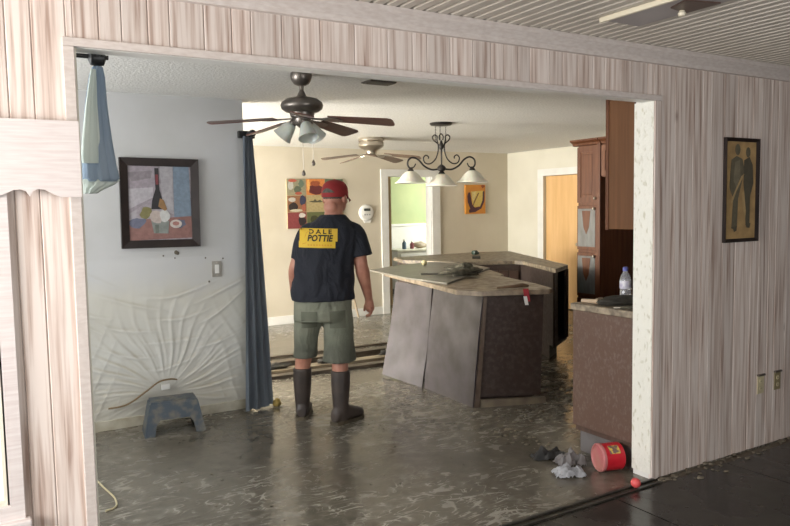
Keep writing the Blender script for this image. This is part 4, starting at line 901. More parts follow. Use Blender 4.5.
# ------------------------------------------------------------------ ceiling fans
def fan(name, label, x, y, mot, bladem, prof_canopy, prof_motor, zb, R, wdt, droop, rz0, iron=0.10):
    t = thing(name, label, 'ceiling fan', (x, y, CZ), 0, 'ceiling fans of the flooded room')
    if prof_canopy:
        bm = NB(); lathe(bm, prof_canopy, 28); obj('canopy', bm, mot, t, smooth=40)
    bm = NB(); lathe(bm, prof_motor, 36); obj('motor', bm, mot, t, smooth=40)
    for k in range(5):
        a = rz0 + k*2*PI/5
        Mx = Matrix.Rotation(a, 4, 'Z') @ Matrix.Translation((0, 0, zb)) @ Matrix.Rotation(math.atan2(droop, R), 4, 'Y') @ Matrix.Rotation(math.radians(-12), 4, 'X')
        bm = NB(); r0 = 0.17
        prism(bm, [(r0, -wdt*0.36), (R-0.03, -wdt*0.5), (R-0.008, -wdt*0.42), (R, -wdt*0.25), (R, wdt*0.25), (R-0.008, wdt*0.42), (R-0.03, wdt*0.5), (r0, wdt*0.36)], -0.003, 0.003)
        bmesh.ops.transform(bm, matrix=Mx, verts=bm.verts[:]); bl = obj('blade', bm, bladem, t)
        bm = NB(); prism(bm, [(iron-0.04, -0.012), (iron+0.03, -0.014), (iron+0.07, -0.034), (iron+0.12, -0.036), (iron+0.15, -0.012), (iron+0.15, 0.012), (iron+0.12, 0.036), (iron+0.07, 0.034), (iron+0.03, 0.014), (iron-0.04, 0.012)], -0.009, -0.0035)
        bmesh.ops.transform(bm, matrix=Mx, verts=bm.verts[:]); obj('blade_iron', bm, mot, bl)
    return t
ca = math.atan2(-2.5425-1.483, 0-1.783)
t = fan('ceiling_fan', 'dark bronze ceiling fan with frosted lamp shades, nearest the opening', 1.783, 1.483, M_DARKMETAL, M_BLADE,
    [(0.064, 0), (0.066, -0.02), (0.06, -0.045), (0.045, -0.066), (0.024, -0.076), (0.015, -0.078), (0.014, -0.10)],
    [(0.013, -0.075), (0.014, -0.105), (0.028, -0.135), (0.035, -0.142), (0.05, -0.145), (0.095, -0.155), (0.122, -0.175), (0.129, -0.195), (0.122, -0.215), (0.10, -0.23), (0.075, -0.238), (0.07, -0.262), (0.055, -0.272), (0.052, -0.29), (0.045, -0.305), (0.02, -0.325), (0, -0.328)],
    -0.262, 0.565, 0.13, 0.055, ca)
for k, (da, tilt) in enumerate(((-1.9, 0.75), (0.35, 0.42), (2.4, 0.7))):
    a = ca + da + (PI if False else 0)
    base = Vector((0.05*math.cos(a), 0.05*math.sin(a), -0.285))
    Mx = Matrix.Translation(base) @ Matrix.Rotation(a, 4, 'Z') @ Matrix.Rotation(-tilt, 4, 'Y')
    bm = NB(); lathe(bm, [(0.010, 0.02), (0.022, 0.0), (0.024, -0.02), (0.018, -0.03), (0, -0.03)], 16); bmesh.ops.transform(bm, matrix=Mx, verts=bm.verts[:]); so = obj('lamp_socket', bm, M_DARKMETAL, t, smooth=40)
    bm = NB(); lathe(bm, [(0.022, -0.018), (0.032, -0.03), (0.042, -0.06), (0.052, -0.095), (0.062, -0.122), (0.059, -0.122), (0.049, -0.095), (0.039, -0.06), (0.029, -0.032), (0.02, -0.022)], 28); bmesh.ops.transform(bm, matrix=Mx, verts=bm.verts[:]); obj('lamp_shade', bm, M_GLASS, so, smooth=60)
for (q, dz) in ((0.0, -0.58), (0.06, -0.52)):
    s = Vector((math.cos(ca+PI/2), math.sin(ca+PI/2), 0)); p = -s*(-q) + 0.03*Vector((math.cos(ca), math.sin(ca), 0))
    bm = NB(); tube(bm, [(p.x, p.y, -0.31), (p.x, p.y, dz)], 0.0018, 6); ch = obj('pull_chain', bm, M_NICKEL, t)
    bm = NB(); lathe(bm, [(0.003, 0.0), (0.009, -0.012), (0.012, -0.026), (0.008, -0.034), (0, -0.036)], 12, (p.x, p.y, dz)); obj('pull_knob', bm, M_DARKMETAL, ch, smooth=1)
ca2 = math.atan2(-2.5425-4.807, -4.118)
t = fan('ceiling_fan', 'brushed nickel ceiling fan mounted flush further back', 4.118, 4.807, M_NICKEL, M_BLADE2, None,
    [(0.145, 0), (0.15, -0.01), (0.15, -0.035), (0.14, -0.045), (0.148, -0.055), (0.148, -0.095), (0.12, -0.12), (0.085, -0.135), (0.07, -0.16), (0.068, -0.19), (0.04, -0.205), (0, -0.207)],
    -0.175, 0.60, 0.14, 0.075, ca2)

# ------------------------------------------------------------------ chandelier
t = thing('chandelier', 'black wrought iron chandelier with three alabaster shades', 'chandelier', (4.036, 3.26, CZ), -0.45)
bm = NB(); lathe(bm, [(0.11, 0), (0.112, -0.008), (0.10, -0.022), (0.05, -0.028), (0, -0.03)], 32); obj('canopy', bm, M_IRON, t, smooth=40)
for k, (cx, cy) in enumerate(((-0.055, 0), (-0.005, 0.03), (0.045, 0))):
    bm = NB(); n = 9
    for q in range(n):
        z = -0.035-q*0.0165
        pts_ = []
        for a in range(9):
            an = 2*PI*a/8; o_ = Vector((0.005*math.cos(an), 0, 0.010*math.sin(an))) if q % 2 == 0 else Vector((0, 0.005*math.cos(an), 0.010*math.sin(an)))
            pts_.append(Vector((cx, cy, z)) + o_)
        tube(bm, pts_, 0.0016, 5)
    obj('chain', bm, M_IRON, t)
bm = NB(); lathe(bm, [(0.0, -0.165), (0.008, -0.17), (0.012, -0.185), (0.022, -0.21), (0.026, -0.225), (0.02, -0.245), (0.009, -0.26), (0.008, -0.40), (0.028, -0.415), (0.042, -0.43), (0.042, -0.455), (0.02, -0.468), (0, -0.47)], 20); obj('column', bm, M_IRON, t, smooth=50)
for s in (-1, 1):
    bm = NB(); tube(bm, smoothpath([(s*0.012, 0, -0.235), (s*0.035, 0, -0.20), (s*0.075, 0, -0.165), (s*0.085, 0, -0.135), (s*0.065, 0, -0.115), (s*0.04, 0, -0.13), (s*0.042, 0, -0.16), (s*0.03, 0, -0.22), (s*0.035, 0, -0.285), (s*0.06, 0, -0.35), (s*0.11, 0, -0.392), (s*0.16, 0, -0.385), (s*0.178, 0, -0.34), (s*0.155, 0, -0.31), (s*0.128, 0, -0.325), (s*0.13, 0, -0.345)], 5), 0.0065, 8); obj('scroll', bm, M_IRON, t, smooth=1)
    bm = NB(); tube(bm, smoothpath([(s*0.03, 0, -0.445), (s*0.1, 0, -0.45), (s*0.17, 0, -0.415), (s*0.225, 0, -0.355), (s*0.28, 0, -0.33), (s*0.325, 0, -0.355), (s*0.332, 0, -0.405), (s*0.305, 0, -0.44), (s*0.285, 0, -0.43)], 6), 0.009, 8); am = obj('arm', bm, M_IRON, t, smooth=1)
    bm = NB(); tube(bm, smoothpath([(s*0.305, 0, -0.44), (s*0.27, 0, -0.42), (s*0.255, 0, -0.39)], 4), 0.006, 8); obj('leaf_tip', bm, M_IRON, am, smooth=1)
bm = NB(); tube(bm, smoothpath([(-0.015, 0, -0.165), (-0.02, 0, -0.13), (0, 0, -0.105), (0.02, 0, -0.13), (0.015, 0, -0.165)], 6), 0.006, 8); obj('top_loop', bm, M_IRON, t, smooth=1)
for s, zz, yy in ((-1, -0.435, 0), (0, -0.465, 0), (1, -0.435, 0)):
    bm = NB(); lathe(bm, [(0.012, 0.01), (0.014, 0.0), (0.024, -0.008), (0.03, -0.02), (0.036, -0.03), (0, -0.03)], 20, (s*0.305, yy, zz)); cp = obj('socket_cup', bm, M_IRON, t, smooth=40)
    bm = NB(); lathe(bm, [(0.03, -0.026), (0.055, -0.04), (0.085, -0.065), (0.11, -0.10), (0.135, -0.125), (0.158, -0.14), (0.158, -0.145), (0.13, -0.131), (0.104, -0.106), (0.08, -0.071), (0.05, -0.046), (0.03, -0.032)], 36, (s*0.305, yy, zz)); obj('shade', bm, M_GLASS2, cp, smooth=60)

# ------------------------------------------------------------------ ceiling fixture of the den
t = thing('ceiling_fixture', 'slim ceiling light with ivory edge under the slatted ceiling', 'ceiling light', (2.5, -0.9, FCZ))
bm = NB(); box(bm, 2.40, 2.62, -1.55, -0.32, FCZ-0.014, FCZ-0.0005, 0.004); obj('body', bm, M_LENS, t, world=True)
bm = NB(); box(bm, 2.385, 2.402, -1.56, -0.31, FCZ-0.022, FCZ-0.0005, 0.003); obj('edge_rail', bm, M_TUBE, t, world=True)
bm = NB(); prism(bm, [(2.44, -0.7), (2.60, -0.74), (2.60, -0.58), (2.48, -0.60)], FCZ-0.02, FCZ-0.014); obj('dark_plate', bm, M_DARKWOOD, t, world=True)
bm = NB(); lathe(bm, [(0.010, 0.0), (0.012, -0.012), (0.016, -0.016), (0.014, -0.028), (0, -0.03)], 14, (2.55, -0.60, FCZ-0.013)); obj('clip', bm, M_TUBE, t, world=True, smooth=1)

# ------------------------------------------------------------------ step stool
t = thing('step_stool', 'small muddy blue plastic step stool against the grey wall', 'stool', (1.165, 2.40, 0), -0.12)
bm = NB()
A = [(-0.155, -0.085), (0.155, -0.085), (0.155, 0.085), (-0.155, 0.085)]
hexa(bm, [(x, y, 0.195) for x, y in A], [(x*0.96, y*0.96, 0.225) for x, y in A]); obj('top', bm, M_STOOL, t)
def skirt(side):
    bm = NB(); y0, y1 = side*0.115, side*0.085
    prof = [(-0.20, 0.0), (-0.135, 0.0), (-0.12, 0.075), (-0.095, 0.105), (0.095, 0.105), (0.12, 0.075), (0.135, 0.0), (0.20, 0.0), (0.158, 0.21), (-0.158, 0.21)]
    lo = [(x, y0 + (y1-y0)*z/0.21, z) for x, z in prof]; hi = [(x, y0 + (y1-y0)*z/0.21 - side*0.012, z) for x, z in prof]
    hexa(bm, lo, hi); return bm
obj('front_skirt', skirt(-1), M_STOOL, t); obj('back_skirt', skirt(1), M_STOOL, t)
for s in (-1, 1):
    bm = NB(); hexa(bm, [(s*0.20, -0.113, 0), (s*0.20, 0.113, 0), (s*0.188, 0.113, 0), (s*0.188, -0.113, 0)], [(s*0.158, -0.085, 0.21), (s*0.158, 0.085, 0.21), (s*0.146, 0.085, 0.21), (s*0.146, -0.085, 0.21)]); obj('side', bm, M_STOOL, t)
for k in range(5):
    bm = NB(); box(bm, -0.12+k*0.05, -0.09+k*0.05, -0.07, 0.07, 0.224, 0.228); obj('grip_strip', bm, M_STOOL, t)
# torn wires on the wall behind the stool
bm = NB(); tube(bm, smoothpath([(0.78, 2.612, 0.16), (0.9, 2.605, 0.17), (1.03, 2.61, 0.24), (1.12, 2.6, 0.30), (1.2, 2.6, 0.31), (1.25, 2.605, 0.30)], 6), 0.006, 6); obj('loose_wire', bm, mat('muddy_wire', (0.2, 0.13, 0.06), None, 9, 0.6), None, 'brown loose wire along the wall behind the step stool', 'wire', loc=(1.0, 2.61, 0.2), smooth=1)
bm = NB(); box(bm, 1.14, 1.20, YP-0.04, YP-0.02, 0.235, 0.275, 0.004); obj('wall_plug', bm, M_WHITE, None, 'white plug on the wall just above the step stool', 'plug', loc=(1.17, YP-0.02, 0.235))
bm = NB(); tube(bm, smoothpath([(0.56, 1.68, 0.006), (0.575, 1.55, 0.006), (0.60, 1.36, 0.006), (0.585, 1.24, 0.006), (0.53, 1.21, 0.006)], 6), 0.005, 6)
obj('floor_wire', bm, M_BEIGE, None, 'thin pale wire on the mud by the left jamb', 'wire', loc=(0.58, 1.4, 0), smooth=1)

# ------------------------------------------------------------------ bucket, rags, ball by the jamb
t = thing('red_bucket', 'red plastic tub lying on its side by the jamb', 'tub', (3.045, 0.225, 0.0795), 0); t.scale = (0.8, 0.8, 0.8)
Mx = Matrix.Rotation(math.radians(-18), 4, 'Z') @ Matrix.Rotation(PI/2, 4, 'Y')
bm = NB(); lathe(bm, [(0.0, 0.085), (0.09, 0.085), (0.095, 0.08), (0.095, -0.06), (0.098, -0.062)], 36); bmesh.ops.transform(bm, matrix=Mx, verts=bm.verts[:]); obj('body', bm, M_REDPL, t, smooth=40)
bm = NB(); lathe(bm, [(0.099, -0.06), (0.099, -0.078), (0.092, -0.085), (0.085, -0.083), (0.08, -0.076), (0.0, -0.076)], 36); bmesh.ops.transform(bm, matrix=Mx, verts=bm.verts[:]); obj('lid', bm, M_PINKPL, t, smooth=40)
bm = NB()  # curved paper label, upper side
cols = []
def lab(a0, a1, z0, z1, h):
    n = 6; V = [[bm.verts.new(Mx @ Vector(((0.0955+h)*math.cos(a0+(a1-a0)*i/n), (0.0955+h)*math.sin(a0+(a1-a0)*i/n), z))) for i in range(n+1)] for z in (z0, z1)]
    for i in range(n): bm.faces.new((V[0][i], V[0][i+1], V[1][i+1], V[1][i]))
lab(PI+0.35, PI+1.05, -0.03, 0.05, 0.0); bmL = obj('label', bm, mat('tub_label', (0.16, 0.10, 0.09), (0.6, 0.42, 0.08), 36, 0.5, lo=0.46, hi=0.56), t, smooth=60)
def rag(name, loc, size, rz, m, label, seed, hgt=0.06):
    bm = NB(); n = 26; rows = []
    for j in range(n+1):
        row = []
        for i in range(n+1):
            u, v = i/n-0.5, j/n-0.5
            p = Vector((u*size[0]*(1+0.25*noise.noise(Vector((u*3, v*3, seed)))), v*size[1]*(1+0.3*noise.noise(Vector((u*3, v*3, seed+5)))), 0))
            e = max(0, 1-(2*max(abs(u), abs(v)))**3)
            z = hgt*(0.5+0.9*noise.noise(Vector((u*3.5, v*3.5, seed+9))))*e + 0.4*hgt*abs(noise.noise(Vector((u*8, v*8, seed))))
            row.append(bm.verts.new((p.x, p.y, max(0.004, z+0.004))))
        rows.append(row)
    for j in range(n):
        for i in range(n): bm.faces.new((rows[j][i], rows[j][i+1], rows[j+1][i+1], rows[j+1][i]))
    bmesh.ops.solidify(bm, geom=bm.faces[:], thickness=0.003)
    o = obj(name, bm, m, None, label, 'rag', smooth=70); o.location = loc; o.rotation_euler = (0, 0, rz); return o
rag('white_rag', (2.81, 0.29, 0.0), (0.17, 0.10), -0.45, M_RAG, 'crumpled white rag on the mud left of the red tub', 3, 0.07)
rag('grey_rag', (2.93, 0.41, 0.0), (0.16, 0.10), -0.3, M_RAG2, 'crumpled pale grey rag behind the white rag', 8, 0.09)
rag('dark_rag', (2.90, 0.56, 0.0), (0.19, 0.09), -0.3, mat('dark_rag_cloth', (0.05, 0.05, 0.05), (0.10, 0.095, 0.09), 12, 0.7), 'dark rag lying behind the pale grey rag', 12, 0.07)
bm = NB(); ball(bm, (0, 0, 0.026), 0.026, 24, 14)
o = obj('coral_ball', bm, M_BALL, None, 'small coral red ball on the dark floor at the jamb foot', 'ball', smooth=80); o.location = (2.955, -0.045, 0.009)
# clods of mud: many small pieces
def clods(name, label, spots, m=M_MUD):
    bm = NB()
    for (x, y, s) in spots:
        for v in ball(bm, (x, y, s*0.12), (s, s*random.uniform(0.5, 0.9), s*random.uniform(0.2, 0.4)), 8, 5): v.co += s*0.35*noise.noise_vector(v.co*40); v.co.z = max(v.co.z, 0.0005)
    return obj(name, bm, m, None, label, 'mud', kind='stuff', smooth=80)
clods('mud_clods', 'clods of mud along the foot of the plank wall', [(3.15+random.random()*3.0, -0.01-abs(random.gauss(0, 0.05)), random.uniform(0.006, 0.024)) for k in range(150)])
clods('ripple_mud', 'pale clods standing in for mud and rippled reflection by the brown end panel', [(random.uniform(2.9, 3.1), random.uniform(0.62, 1.15), random.uniform(0.006, 0.02)) for k in range(36)], mat('tan_ripple', (0.2, 0.165, 0.115), (0.11, 0.09, 0.06), 20, 0.45))  # tan lumps model the rippled floor reflection along with some mud
clods('floor_rubble', 'rubble of mud and chips on the floor before the island end', [(random.uniform(3.2, 3.75), random.uniform(1.15, 1.42), random.uniform(0.006, 0.024)) for k in range(60)] + [(random.uniform(3.85, 4.4), random.uniform(1.3, 1.9), random.uniform(0.015, 0.05)) for k in range(45)])
clods('floor_crumbs', 'crumbs of mud scattered over the wet floor', [(random.uniform(0.8, 2.7), random.uniform(0.1, 2.3), random.uniform(0.003, 0.010)) for k in range(100)])

# ------------------------------------------------------------------ the man
def lerp_table(tab, z):
    if z <= tab[0][0]: return tab[0][1:]
    for a, b in zip(tab, tab[1:]):
        if z <= b[0]:
            k = (z-a[0])/(b[0]-a[0]); k = k*k*(3-2*k)*0.4+k*0.6
            return tuple(p+(q-p)*k for p, q in zip(a[1:], b[1:]))
    return tab[-1][1:]
#        z      cx     cy     a      b
TORSO = [(0.84, 0.038, 0.010, 0.212, 0.155), (0.95, 0.040, 0.015, 0.212, 0.160), (1.06, 0.046, 0.015, 0.205, 0.155), (1.16, 0.056, 0.005, 0.203, 0.146), (1.27, 0.078, 0.0, 0.206, 0.136),
         (1.345, 0.098, 0.0, 0.195, 0.125), (1.395, 0.110, 0.0, 0.150, 0.105), (1.43, 0.118, 0.002, 0.105, 0.088), (1.465, 0.122, 0.006, 0.072, 0.072)]
man = thing('person', 'man in navy t-shirt, olive shorts, rubber boots and red cap seen from behind', 'person', (2.1, 2.02, 0), -math.atan2(0.42, 0.907))
def torso_rings(z0, z1, n, grow=0.0, folds=False, seg=48):
    R = []
    for i in range(n+1):
        z = z0+(z1-z0)*i/n; cx, cy, a, b = lerp_table(TORSO, z); r = []
        for k in range(seg):
            an = 2*PI*k/seg; c, s = math.cos(an), math.sin(an)
            c = math.copysign(abs(c)**0.85, c); s = math.copysign(abs(s)**0.9, s)
            g = grow
            if folds:
                p = Vector((math.cos(an)*2.2, math.sin(an)*2.2, z*3.2))
                g += 0.014*noise.noise(p*1.5)*min(1, (1.40-z)/0.2) + 0.009*math.sin((z*38+an*3+2*noise.noise(p)))*max(0, min(1, (1.12-z)/0.2))
            r.append(Vector((cx+(a+g)*c, cy+(b+g)*s, z)))
        R.append(r)
    return R
# --- body: one continuous surface of skin
bm = NB()
ring_tube(bm, torso_rings(0.86, 1.46, 16, -0.02, seg=28))
def cap_tube(bm, pts, rad, seg=14, fl=1.0):
    """a tube with rounded ends"""
    pts = [Vector(p) for p in pts]; rad = list(rad)
    d0 = (pts[0]-pts[1]).normalized(); d1 = (pts[-1]-pts[-2]).normalized()
    P_ = [pts[0]+d0*rad[0]*0.8, pts[0]+d0*rad[0]*0.55]+pts+[pts[-1]+d1*rad[-1]*0.55, pts[-1]+d1*rad[-1]*0.8]
    tube(bm, P_, [rad[0]*0.35, rad[0]*0.8]+rad+[rad[-1]*0.8, rad[-1]*0.35], seg, fl)
HC = Vector((0.139, 0.025, 1.585))
cap_tube(bm, [(0.122, 0.0, 1.40), (0.126, 0.004, 1.46), (0.134, 0.018, 1.53)], [0.075, 0.064, 0.062])
HR = Matrix.Rotation(-0.55, 3, 'Z')       # the head turns to his right
def H(x, y, z): return HC + HR @ Vector((x, y, z))
def hball(c, r):
    for v in ball(bm, (0, 0, 0), 1.0, 20, 14): v.co = H(c[0]+v.co.x*r[0], c[1]+v.co.y*r[1], c[2]+v.co.z*r[2])
hball((0, 0, 0.015), (0.079, 0.097, 0.098)); hball((0, 0.03, -0.055), (0.062, 0.07, 0.065)); hball((0, 0.06, -0.09), (0.032, 0.03, 0.026))
hball((0, 0.105, -0.022), (0.014, 0.022, 0.026)); hball((0, 0.096, -0.06), (0.026, 0.012, 0.008)); hball((0, 0.096, -0.072), (0.022, 0.012, 0.008))
for s in (-1, 1):
    hball((s*0.083, -0.005, -0.015), (0.011, 0.022, 0.034)); hball((s*0.03, 0.088, 0.022), (0.02, 0.012, 0.007)); hball((s*0.04, 0.07, -0.03), (0.022, 0.02, 0.02))
hball((0, -0.07, -0.07), (0.05, 0.03, 0.05))
# arms
def arm(sh, el, wr, kn, tips, thumb, side):
    cap_tube(bm, smoothpath([sh, Vector(sh).lerp(Vector(el), 0.5), el], 3), [0.06, 0.06, 0.058, 0.055, 0.052, 0.049, 0.047])
    cap_tube(bm, smoothpath([el, Vector(el).lerp(Vector(wr), 0.35), wr], 3), [0.047, 0.049, 0.049, 0.046, 0.04, 0.034, 0.029])
    cap_tube(bm, [wr, Vector(wr).lerp(Vector(kn), 0.5), kn], [0.028, 0.032, 0.034], 14, 0.62)
    for b0, b1, b2, b3, r in tips: cap_tube(bm, [b0, b1, b2, b3], [r*1.05, r, r*0.93, r*0.82], 10)
    t0, t1, t2 = thumb; cap_tube(bm, [t0, t1, t2], [0.013, 0.011, 0.0095], 10)
# right hand: hanging, loosely curled; palm faces the thigh
wr = Vector((0.362, 0.035, 0.868)); kn = Vector((0.372, 0.055, 0.785))
tips = []
for i, (oy, ln) in enumerate(((0.030, 0.95), (0.009, 1.05), (-0.012, 0.98), (-0.032, 0.8))):
    b0 = kn + Vector((0.004, oy, 0.0)); b1 = b0 + Vector((0.006, 0.012, -0.034*ln)); b2 = b1 + Vector((-0.016, 0.012, -0.022*ln)); b3 = b2 + Vector((-0.020, 0.004, -0.006*ln))
    tips.append((b0, b1, b2, b3, 0.0092))
arm((0.272, 0.0, 1.30), (0.313, -0.03, 1.09), wr, kn, tips, (wr.lerp(kn, 0.35)+Vector((-0.012, 0.03, 0)), wr.lerp(kn, 0.85)+Vector((-0.03, 0.05, 0)), wr.lerp(kn, 1.2)+Vector((-0.04, 0.052, -0.006))), 1)
# left arm: lower arm carried forward beside the belly
wr = Vector((-0.165, 0.15, 0.90)); kn = Vector((-0.15, 0.215, 0.865)); tips = []
for i, (oz, ln) in enumerate(((0.030, 0.95), (0.009, 1.05), (-0.012, 0.98), (-0.032, 0.8))):
    b0 = kn + Vector((0, 0.004, oz)); b1 = b0 + Vector((0.006, 0.034*ln, -0.008)); b2 = b1 + Vector((0.022, 0.02*ln, -0.004)); b3 = b2 + Vector((0.02, 0.0, -0.002))
    tips.append((b0, b1, b2, b3, 0.0092))
arm((-0.062, 0.0, 1.30), (-0.148, 0.0, 1.09), wr, kn, tips, (wr.lerp(kn, 0.3)+Vector((0.01, 0, 0.03)), wr.lerp(kn, 0.8)+Vector((0.03, 0, 0.05)), wr.lerp(kn, 1.2)+Vector((0.04, 0.005, 0.052))), -1)
# legs down into the boots
LF, RF = Vector((-0.128, 0.09, 0)), Vector((0.141, -0.084, 0))
cap_tube(bm, smoothpath([(-0.06, 0.02, 0.86), (-0.10, 0.05, 0.50), (-0.120, 0.07, 0.36), (-0.128, 0.08, 0.10)], 4), [0.10, 0.095, 0.09, 0.08, 0.064, 0.06, 0.058, 0.056, 0.056, 0.055, 0.05, 0.045, 0.04])
cap_tube(bm, smoothpath([(0.13, 0.0, 0.86), (0.142, -0.03, 0.50), (0.145, -0.06, 0.36), (0.141, -0.084, 0.10)], 4), [0.10, 0.095, 0.09, 0.08, 0.066, 0.062, 0.06, 0.058, 0.056, 0.055, 0.05, 0.045, 0.04])
obj('body', remesh(bm, 0.0065, 3), M_SKIN, man, label='skin of head, arms and knees')
# --- shirt
bm = NB()
ring_tube(bm, torso_rings(0.865, 1.462, 46, 0.010, True, seg=72))
tube(bm, smoothpath([(0.20, 0.0, 1.33), (0.262, 0.0, 1.325), (0.295, -0.012, 1.25), (0.312, -0.022, 1.165)], 4), [0.075, 0.078, 0.08, 0.081, 0.08, 0.079, 0.078, 0.077, 0.076, 0.077, 0.079, 0.081, 0.083], 22)
tube(bm, smoothpath([(0.0, 0.0, 1.33), (-0.05, 0.0, 1.325), (-0.085, -0.002, 1.25), (-0.10, 0.0, 1.155)], 4), [0.075, 0.078, 0.079, 0.079, 0.078, 0.077, 0.076, 0.076, 0.076, 0.076, 0.077, 0.078, 0.08], 22)
shirt = obj('t_shirt', remesh(bm, 0.008, 5), M_SHIRT, man, label='navy t-shirt')
# --- print on the back of the shirt
from mathutils.bvhtree import BVHTree
tree = BVHTree.FromPolygons([v.co for v in shirt.data.vertices], [tuple(p.vertices) for p in shirt.data.polygons])
def on_back(x, z, lift):
    h = tree.ray_cast(Vector((x, -0.6, z)), Vector((0, 1, 0)))
    return (h[0] if h[0] else Vector((x, -0.14, z))) + Vector((0, -lift, 0))
SW, SH = 0.262, 0.132; sx0, sz0, ang = -0.118, 1.243, math.radians(-2.0)
def shirt_uv(u, v): # u,v in metres on the print, lower-left origin
    return sx0+u*math.cos(ang)-v*math.sin(ang), sz0+u*math.sin(ang)+v*math.cos(ang)
def stick_on(name, verts, faces, lift, m, parent):
    me = bpy.data.meshes.new(name); me.from_pydata([on_back(*shirt_uv(u, v), lift) for u, v in verts], [], faces); me.materials.append(m)
    o = bpy.data.objects.new(name, me); COL.objects.link(o); o.parent = parent; return o
def sheet(u0, u1, v0, v1, n=16, mm=8, skip=None):
    V = [(u0+(u1-u0)*i/n, v0+(v1-v0)*j/mm) for j in range(mm+1) for i in range(n+1)]
    Fs = [(j*(n+1)+i, j*(n+1)+i+1, (j+1)*(n+1)+i+1, (j+1)*(n+1)+i) for j in range(mm) for i in range(n)]
    return V, Fs
V, Fs = sheet(0, SW-0.014, 0, 0.045, 16, 4); V2, F2 = sheet(0.004, SW, 0.045, SH, 16, 8)
pr = stick_on('yellow_print', V+V2, Fs+[tuple(i+len(V) for i in f) for f in F2], 0.003, M_YEL, shirt); pr['label'] = 'yellow printed panel on the back'
V, Fs = sheet(0.05, 0.2, 0, 0.1, 4, 4)
stick_on('amber_slash', [(0.02, 0.02), (0.05, 0.03), (0.075, 0.115), (0.05, 0.105)], [(0, 1, 2, 3)], 0.0042, M_YEL2, shirt)
def word(text, u, v, size, wd, shear):
    cu = bpy.data.curves.new('txt', 'FONT'); cu.body = text; cu.size = size; cu.resolution_u = 2; cu.offset = size*0.035; cu.shear = shear
    o = bpy.data.objects.new('txt', cu); COL.objects.link(o)
    me = bpy.data.meshes.new_from_object(o.evaluated_get(bpy.context.evaluated_depsgraph_get())); bpy.data.objects.remove(o)
    xs = [p.co.x for p in me.vertices]; k = wd/(max(xs)-min(xs)); x0 = min(xs)
    vs = [(u+(p.co.x-x0)*k, v+p.co.y) for p in me.vertices]; fs = [tuple(p.vertices) for p in me.polygons]
    bpy.data.meshes.remove(me)
    stick_on('lettering', vs, fs, 0.0045, M_INK, shirt)
word('D A L E', 0.068, 0.096, 0.042, 0.155, 0.0)
word('POTTIE', 0.058, 0.046, 0.060, 0.175, 0.2)
for k in range(9):
    V, Fs = sheet(0.06+k*0.019, 0.072+k*0.019, 0.014, 0.024, 1, 1); stick_on('small_print', V, Fs, 0.0045, M_YEL2, shirt)
# --- shorts
HIPS = [(0.62, 0.03, 0.01, 0.195, 0.135), (0.74, 0.034, 0.008, 0.205, 0.145), (0.88, 0.038, 0.01, 0.203, 0.148)]
bm = NB(); R = []
for i in range(13):
    z = 0.725+0.165*i/12; cx, cy, a, b = lerp_table(HIPS, z)
    R.append([Vector((cx+a*math.cos(2*PI*k/40), cy+b*math.sin(2*PI*k/40)-(0.012 if math.sin(2*PI*k/40) < -0.3 and z < 0.8 else 0), z)) for k in range(40)])
ring_tube(bm, R)
def short_leg(p0, p1, p2, r0, r1, r2, sd):
    P0, P1, P2 = Vector(p0), Vector(p1), Vector(p2); R = []
    for i in range(19):
        k = i/18; c = P0.lerp(P1, k*2) if k < 0.5 else P1.lerp(P2, k*2-1); r = r0+(r1-r0)*k*2 if k < 0.5 else r1+(r2-r1)*(k*2-1)
        R.append([c + Vector((r*math.cos(2*PI*q/36)*(1+0.05*math.sin(4*2*PI*q/36+sd+5*k)+0.03*math.sin(7*2*PI*q/36+9*k)), r*1.12*math.sin(2*PI*q/36)*(1+0.03*math.sin(3*2*PI*q/36+sd)), 0)) for q in range(36)])
    ring_tube(bm, R)
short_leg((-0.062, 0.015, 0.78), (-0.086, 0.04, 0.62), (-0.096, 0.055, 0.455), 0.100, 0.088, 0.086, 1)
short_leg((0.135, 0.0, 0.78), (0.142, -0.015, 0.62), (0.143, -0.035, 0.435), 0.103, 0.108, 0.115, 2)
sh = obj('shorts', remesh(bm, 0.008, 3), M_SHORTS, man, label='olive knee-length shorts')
for sx in (-0.06, 0.135):       # back pockets
    tr = BVHTree.FromPolygons([v.co for v in sh.data.vertices], [tuple(p.vertices) for p in sh.data.polygons])
    V, Fs = sheet(sx-0.055, sx+0.055, 0.68, 0.80, 8, 8)
    co = []
    for (u, v) in V:
        h = tr.ray_cast(Vector((u, -0.6, v)), Vector((0, 1, 0))); co.append((h[0] if h[0] else Vector((u, -0.13, v)))+Vector((0, -0.004, 0)))
    me = bpy.data.meshes.new('pocket'); me.from_pydata(co, [], Fs); obj('pocket', me, mat('olive_pocket', (0.105, 0.112, 0.08), (0.145, 0.15, 0.11), 9, 0.9), sh)
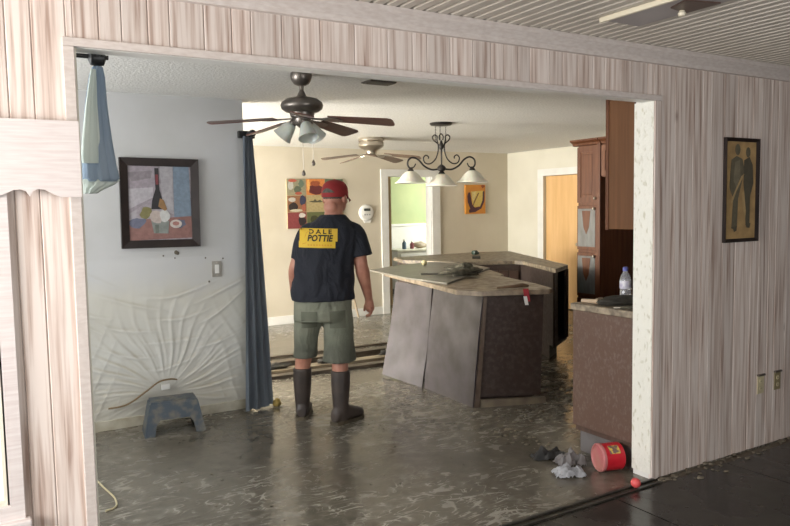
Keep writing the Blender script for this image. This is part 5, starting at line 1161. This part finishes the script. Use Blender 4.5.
# --- boots
def boot(F, toe_dir, knee):
    F = Vector(F); d = Vector((math.sin(toe_dir), math.cos(toe_dir), 0)); s = Vector((d.y, -d.x, 0)); kn = Vector(knee)
    bm = NB(); R = []
    for k, (z, r) in enumerate(((0.02, 0.048), (0.07, 0.05), (0.13, 0.054), (0.2, 0.060), (0.28, 0.065), (0.34, 0.066), (0.372, 0.066))):
        c = (F + Vector((0, 0, z))).lerp(Vector((kn.x, kn.y, z)), max(0, (z-0.08)/0.3))
        R.append([c + (r*math.cos(2*PI*q/28))*s + (r*1.05*math.sin(2*PI*q/28))*d for q in range(28)])
    ring_tube(bm, R); R = []
    for (y, wx, h) in ((-0.07, 0.03, 0.07), (-0.055, 0.043, 0.10), (0.0, 0.048, 0.13), (0.06, 0.050, 0.115), (0.12, 0.054, 0.085), (0.17, 0.05, 0.07), (0.2, 0.036, 0.055), (0.21, 0.016, 0.04)):
        R.append([F + d*y + s*(wx*math.cos(2*PI*q/20)) + Vector((0, 0, 0.015+h*0.5+h*0.5*math.sin(2*PI*q/20))) for q in range(20)])
    ring_tube(bm, R)
    b = obj('boot', remesh(bm, 0.007, 3), M_BOOT, man, label='brown rubber boot')
    bm = NB(); pts_ = []
    for (y, wx) in ((-0.078, 0.02), (-0.066, 0.042), (-0.02, 0.05), (0.02, 0.046), (0.08, 0.052), (0.14, 0.057), (0.185, 0.046), (0.21, 0.024)):
        pts_.append((y, wx))
    out = [F+d*y+s*wx for y, wx in pts_]+[F+d*y-s*wx for y, wx in reversed(pts_)]
    hexa(bm, [(p.x, p.y, 0.0) for p in out], [(p.x, p.y, 0.024) for p in out]); obj('sole', bm, M_SOLE, b)
boot(LF, 0.12, (-0.120, 0.07, 0)); boot(RF, 0.85, (0.148, -0.062, 0))
# --- hair and cap
bm = NB()
n0 = 0
ball(bm, (0, 0, 0), 1.0, 28, 18)
for v in list(bm.verts):
    if v.co.z > 0.25 or (v.co.y > 0.35): bm.verts.remove(v)
for v in bm.verts:
    zz = max(v.co.z, -0.62)
    v.co = H(v.co.x*0.0845, -0.002+v.co.y*0.102, 0.022+zz*0.075)
bmesh.ops.solidify(bm, geom=bm.faces[:], thickness=0.004)
obj('hair', bm, M_HAIR, man, label='short greying hair', smooth=70)
bm = NB(); R = []
for (z, k) in ((-0.002, 1.0), (0.03, 1.0), (0.06, 0.97), (0.085, 0.86), (0.104, 0.66), (0.115, 0.40), (0.119, 0.12)):
    R.append([H(0.089*k*math.cos(2*PI*q/36), 0.002+0.108*k*math.sin(2*PI*q/36), z) for q in range(36)])
ring_tube(bm, R); cp = obj('cap', bm, M_REDCAP, man, label='red baseball cap', smooth=70)
bm = NB(); V = []
for j in range(7):
    row = []
    for i in range(15):
        a = PI*(0.12+0.76*i/14); rr = 1+0.62*j/6*math.sin(a)**1.2
        row.append(bm.verts.new(H(0.089*math.cos(a)*(1+0.05*j/6), 0.002+0.108*math.sin(a)*rr, 0.004-0.016*(j/6)-0.03*(math.cos(a)**2)*(j/6))))
    V.append(row)
for j in range(6):
    for i in range(14): bm.faces.new((V[j][i], V[j][i+1], V[j+1][i+1], V[j+1][i]))
bmesh.ops.solidify(bm, geom=bm.faces[:], thickness=0.003); obj('bill', bm, M_REDCAP, cp, smooth=70)
bm = NB(); A_, B_ = [], []     # half-moon opening at the back with its strap below
for i in range(13):
    a = -PI/2 + 0.62*(i/12-0.5)*2; zt = 0.028+0.030*math.sin(PI*i/12)
    f_ = lambda z: (1.012 if z < 0.03 else 1.012-0.0010*(z-0.03)/0.001*1.0)
    A_.append(bm.verts.new(H(0.0905*math.cos(a), 0.002+0.1095*math.sin(a), 0.028))); B_.append(bm.verts.new(H(0.0895*math.cos(a), 0.002+0.1085*math.sin(a), zt)))
for i in range(12): bm.faces.new((A_[i], A_[i+1], B_[i+1], B_[i]))
obj('back_opening', bm, M_HAIR, cp)
bm = NB(); ball(bm, H(0, 0, 0.119), (0.009, 0.009, 0.006), 12, 8); obj('button', bm, M_REDCAP, cp, smooth=80)
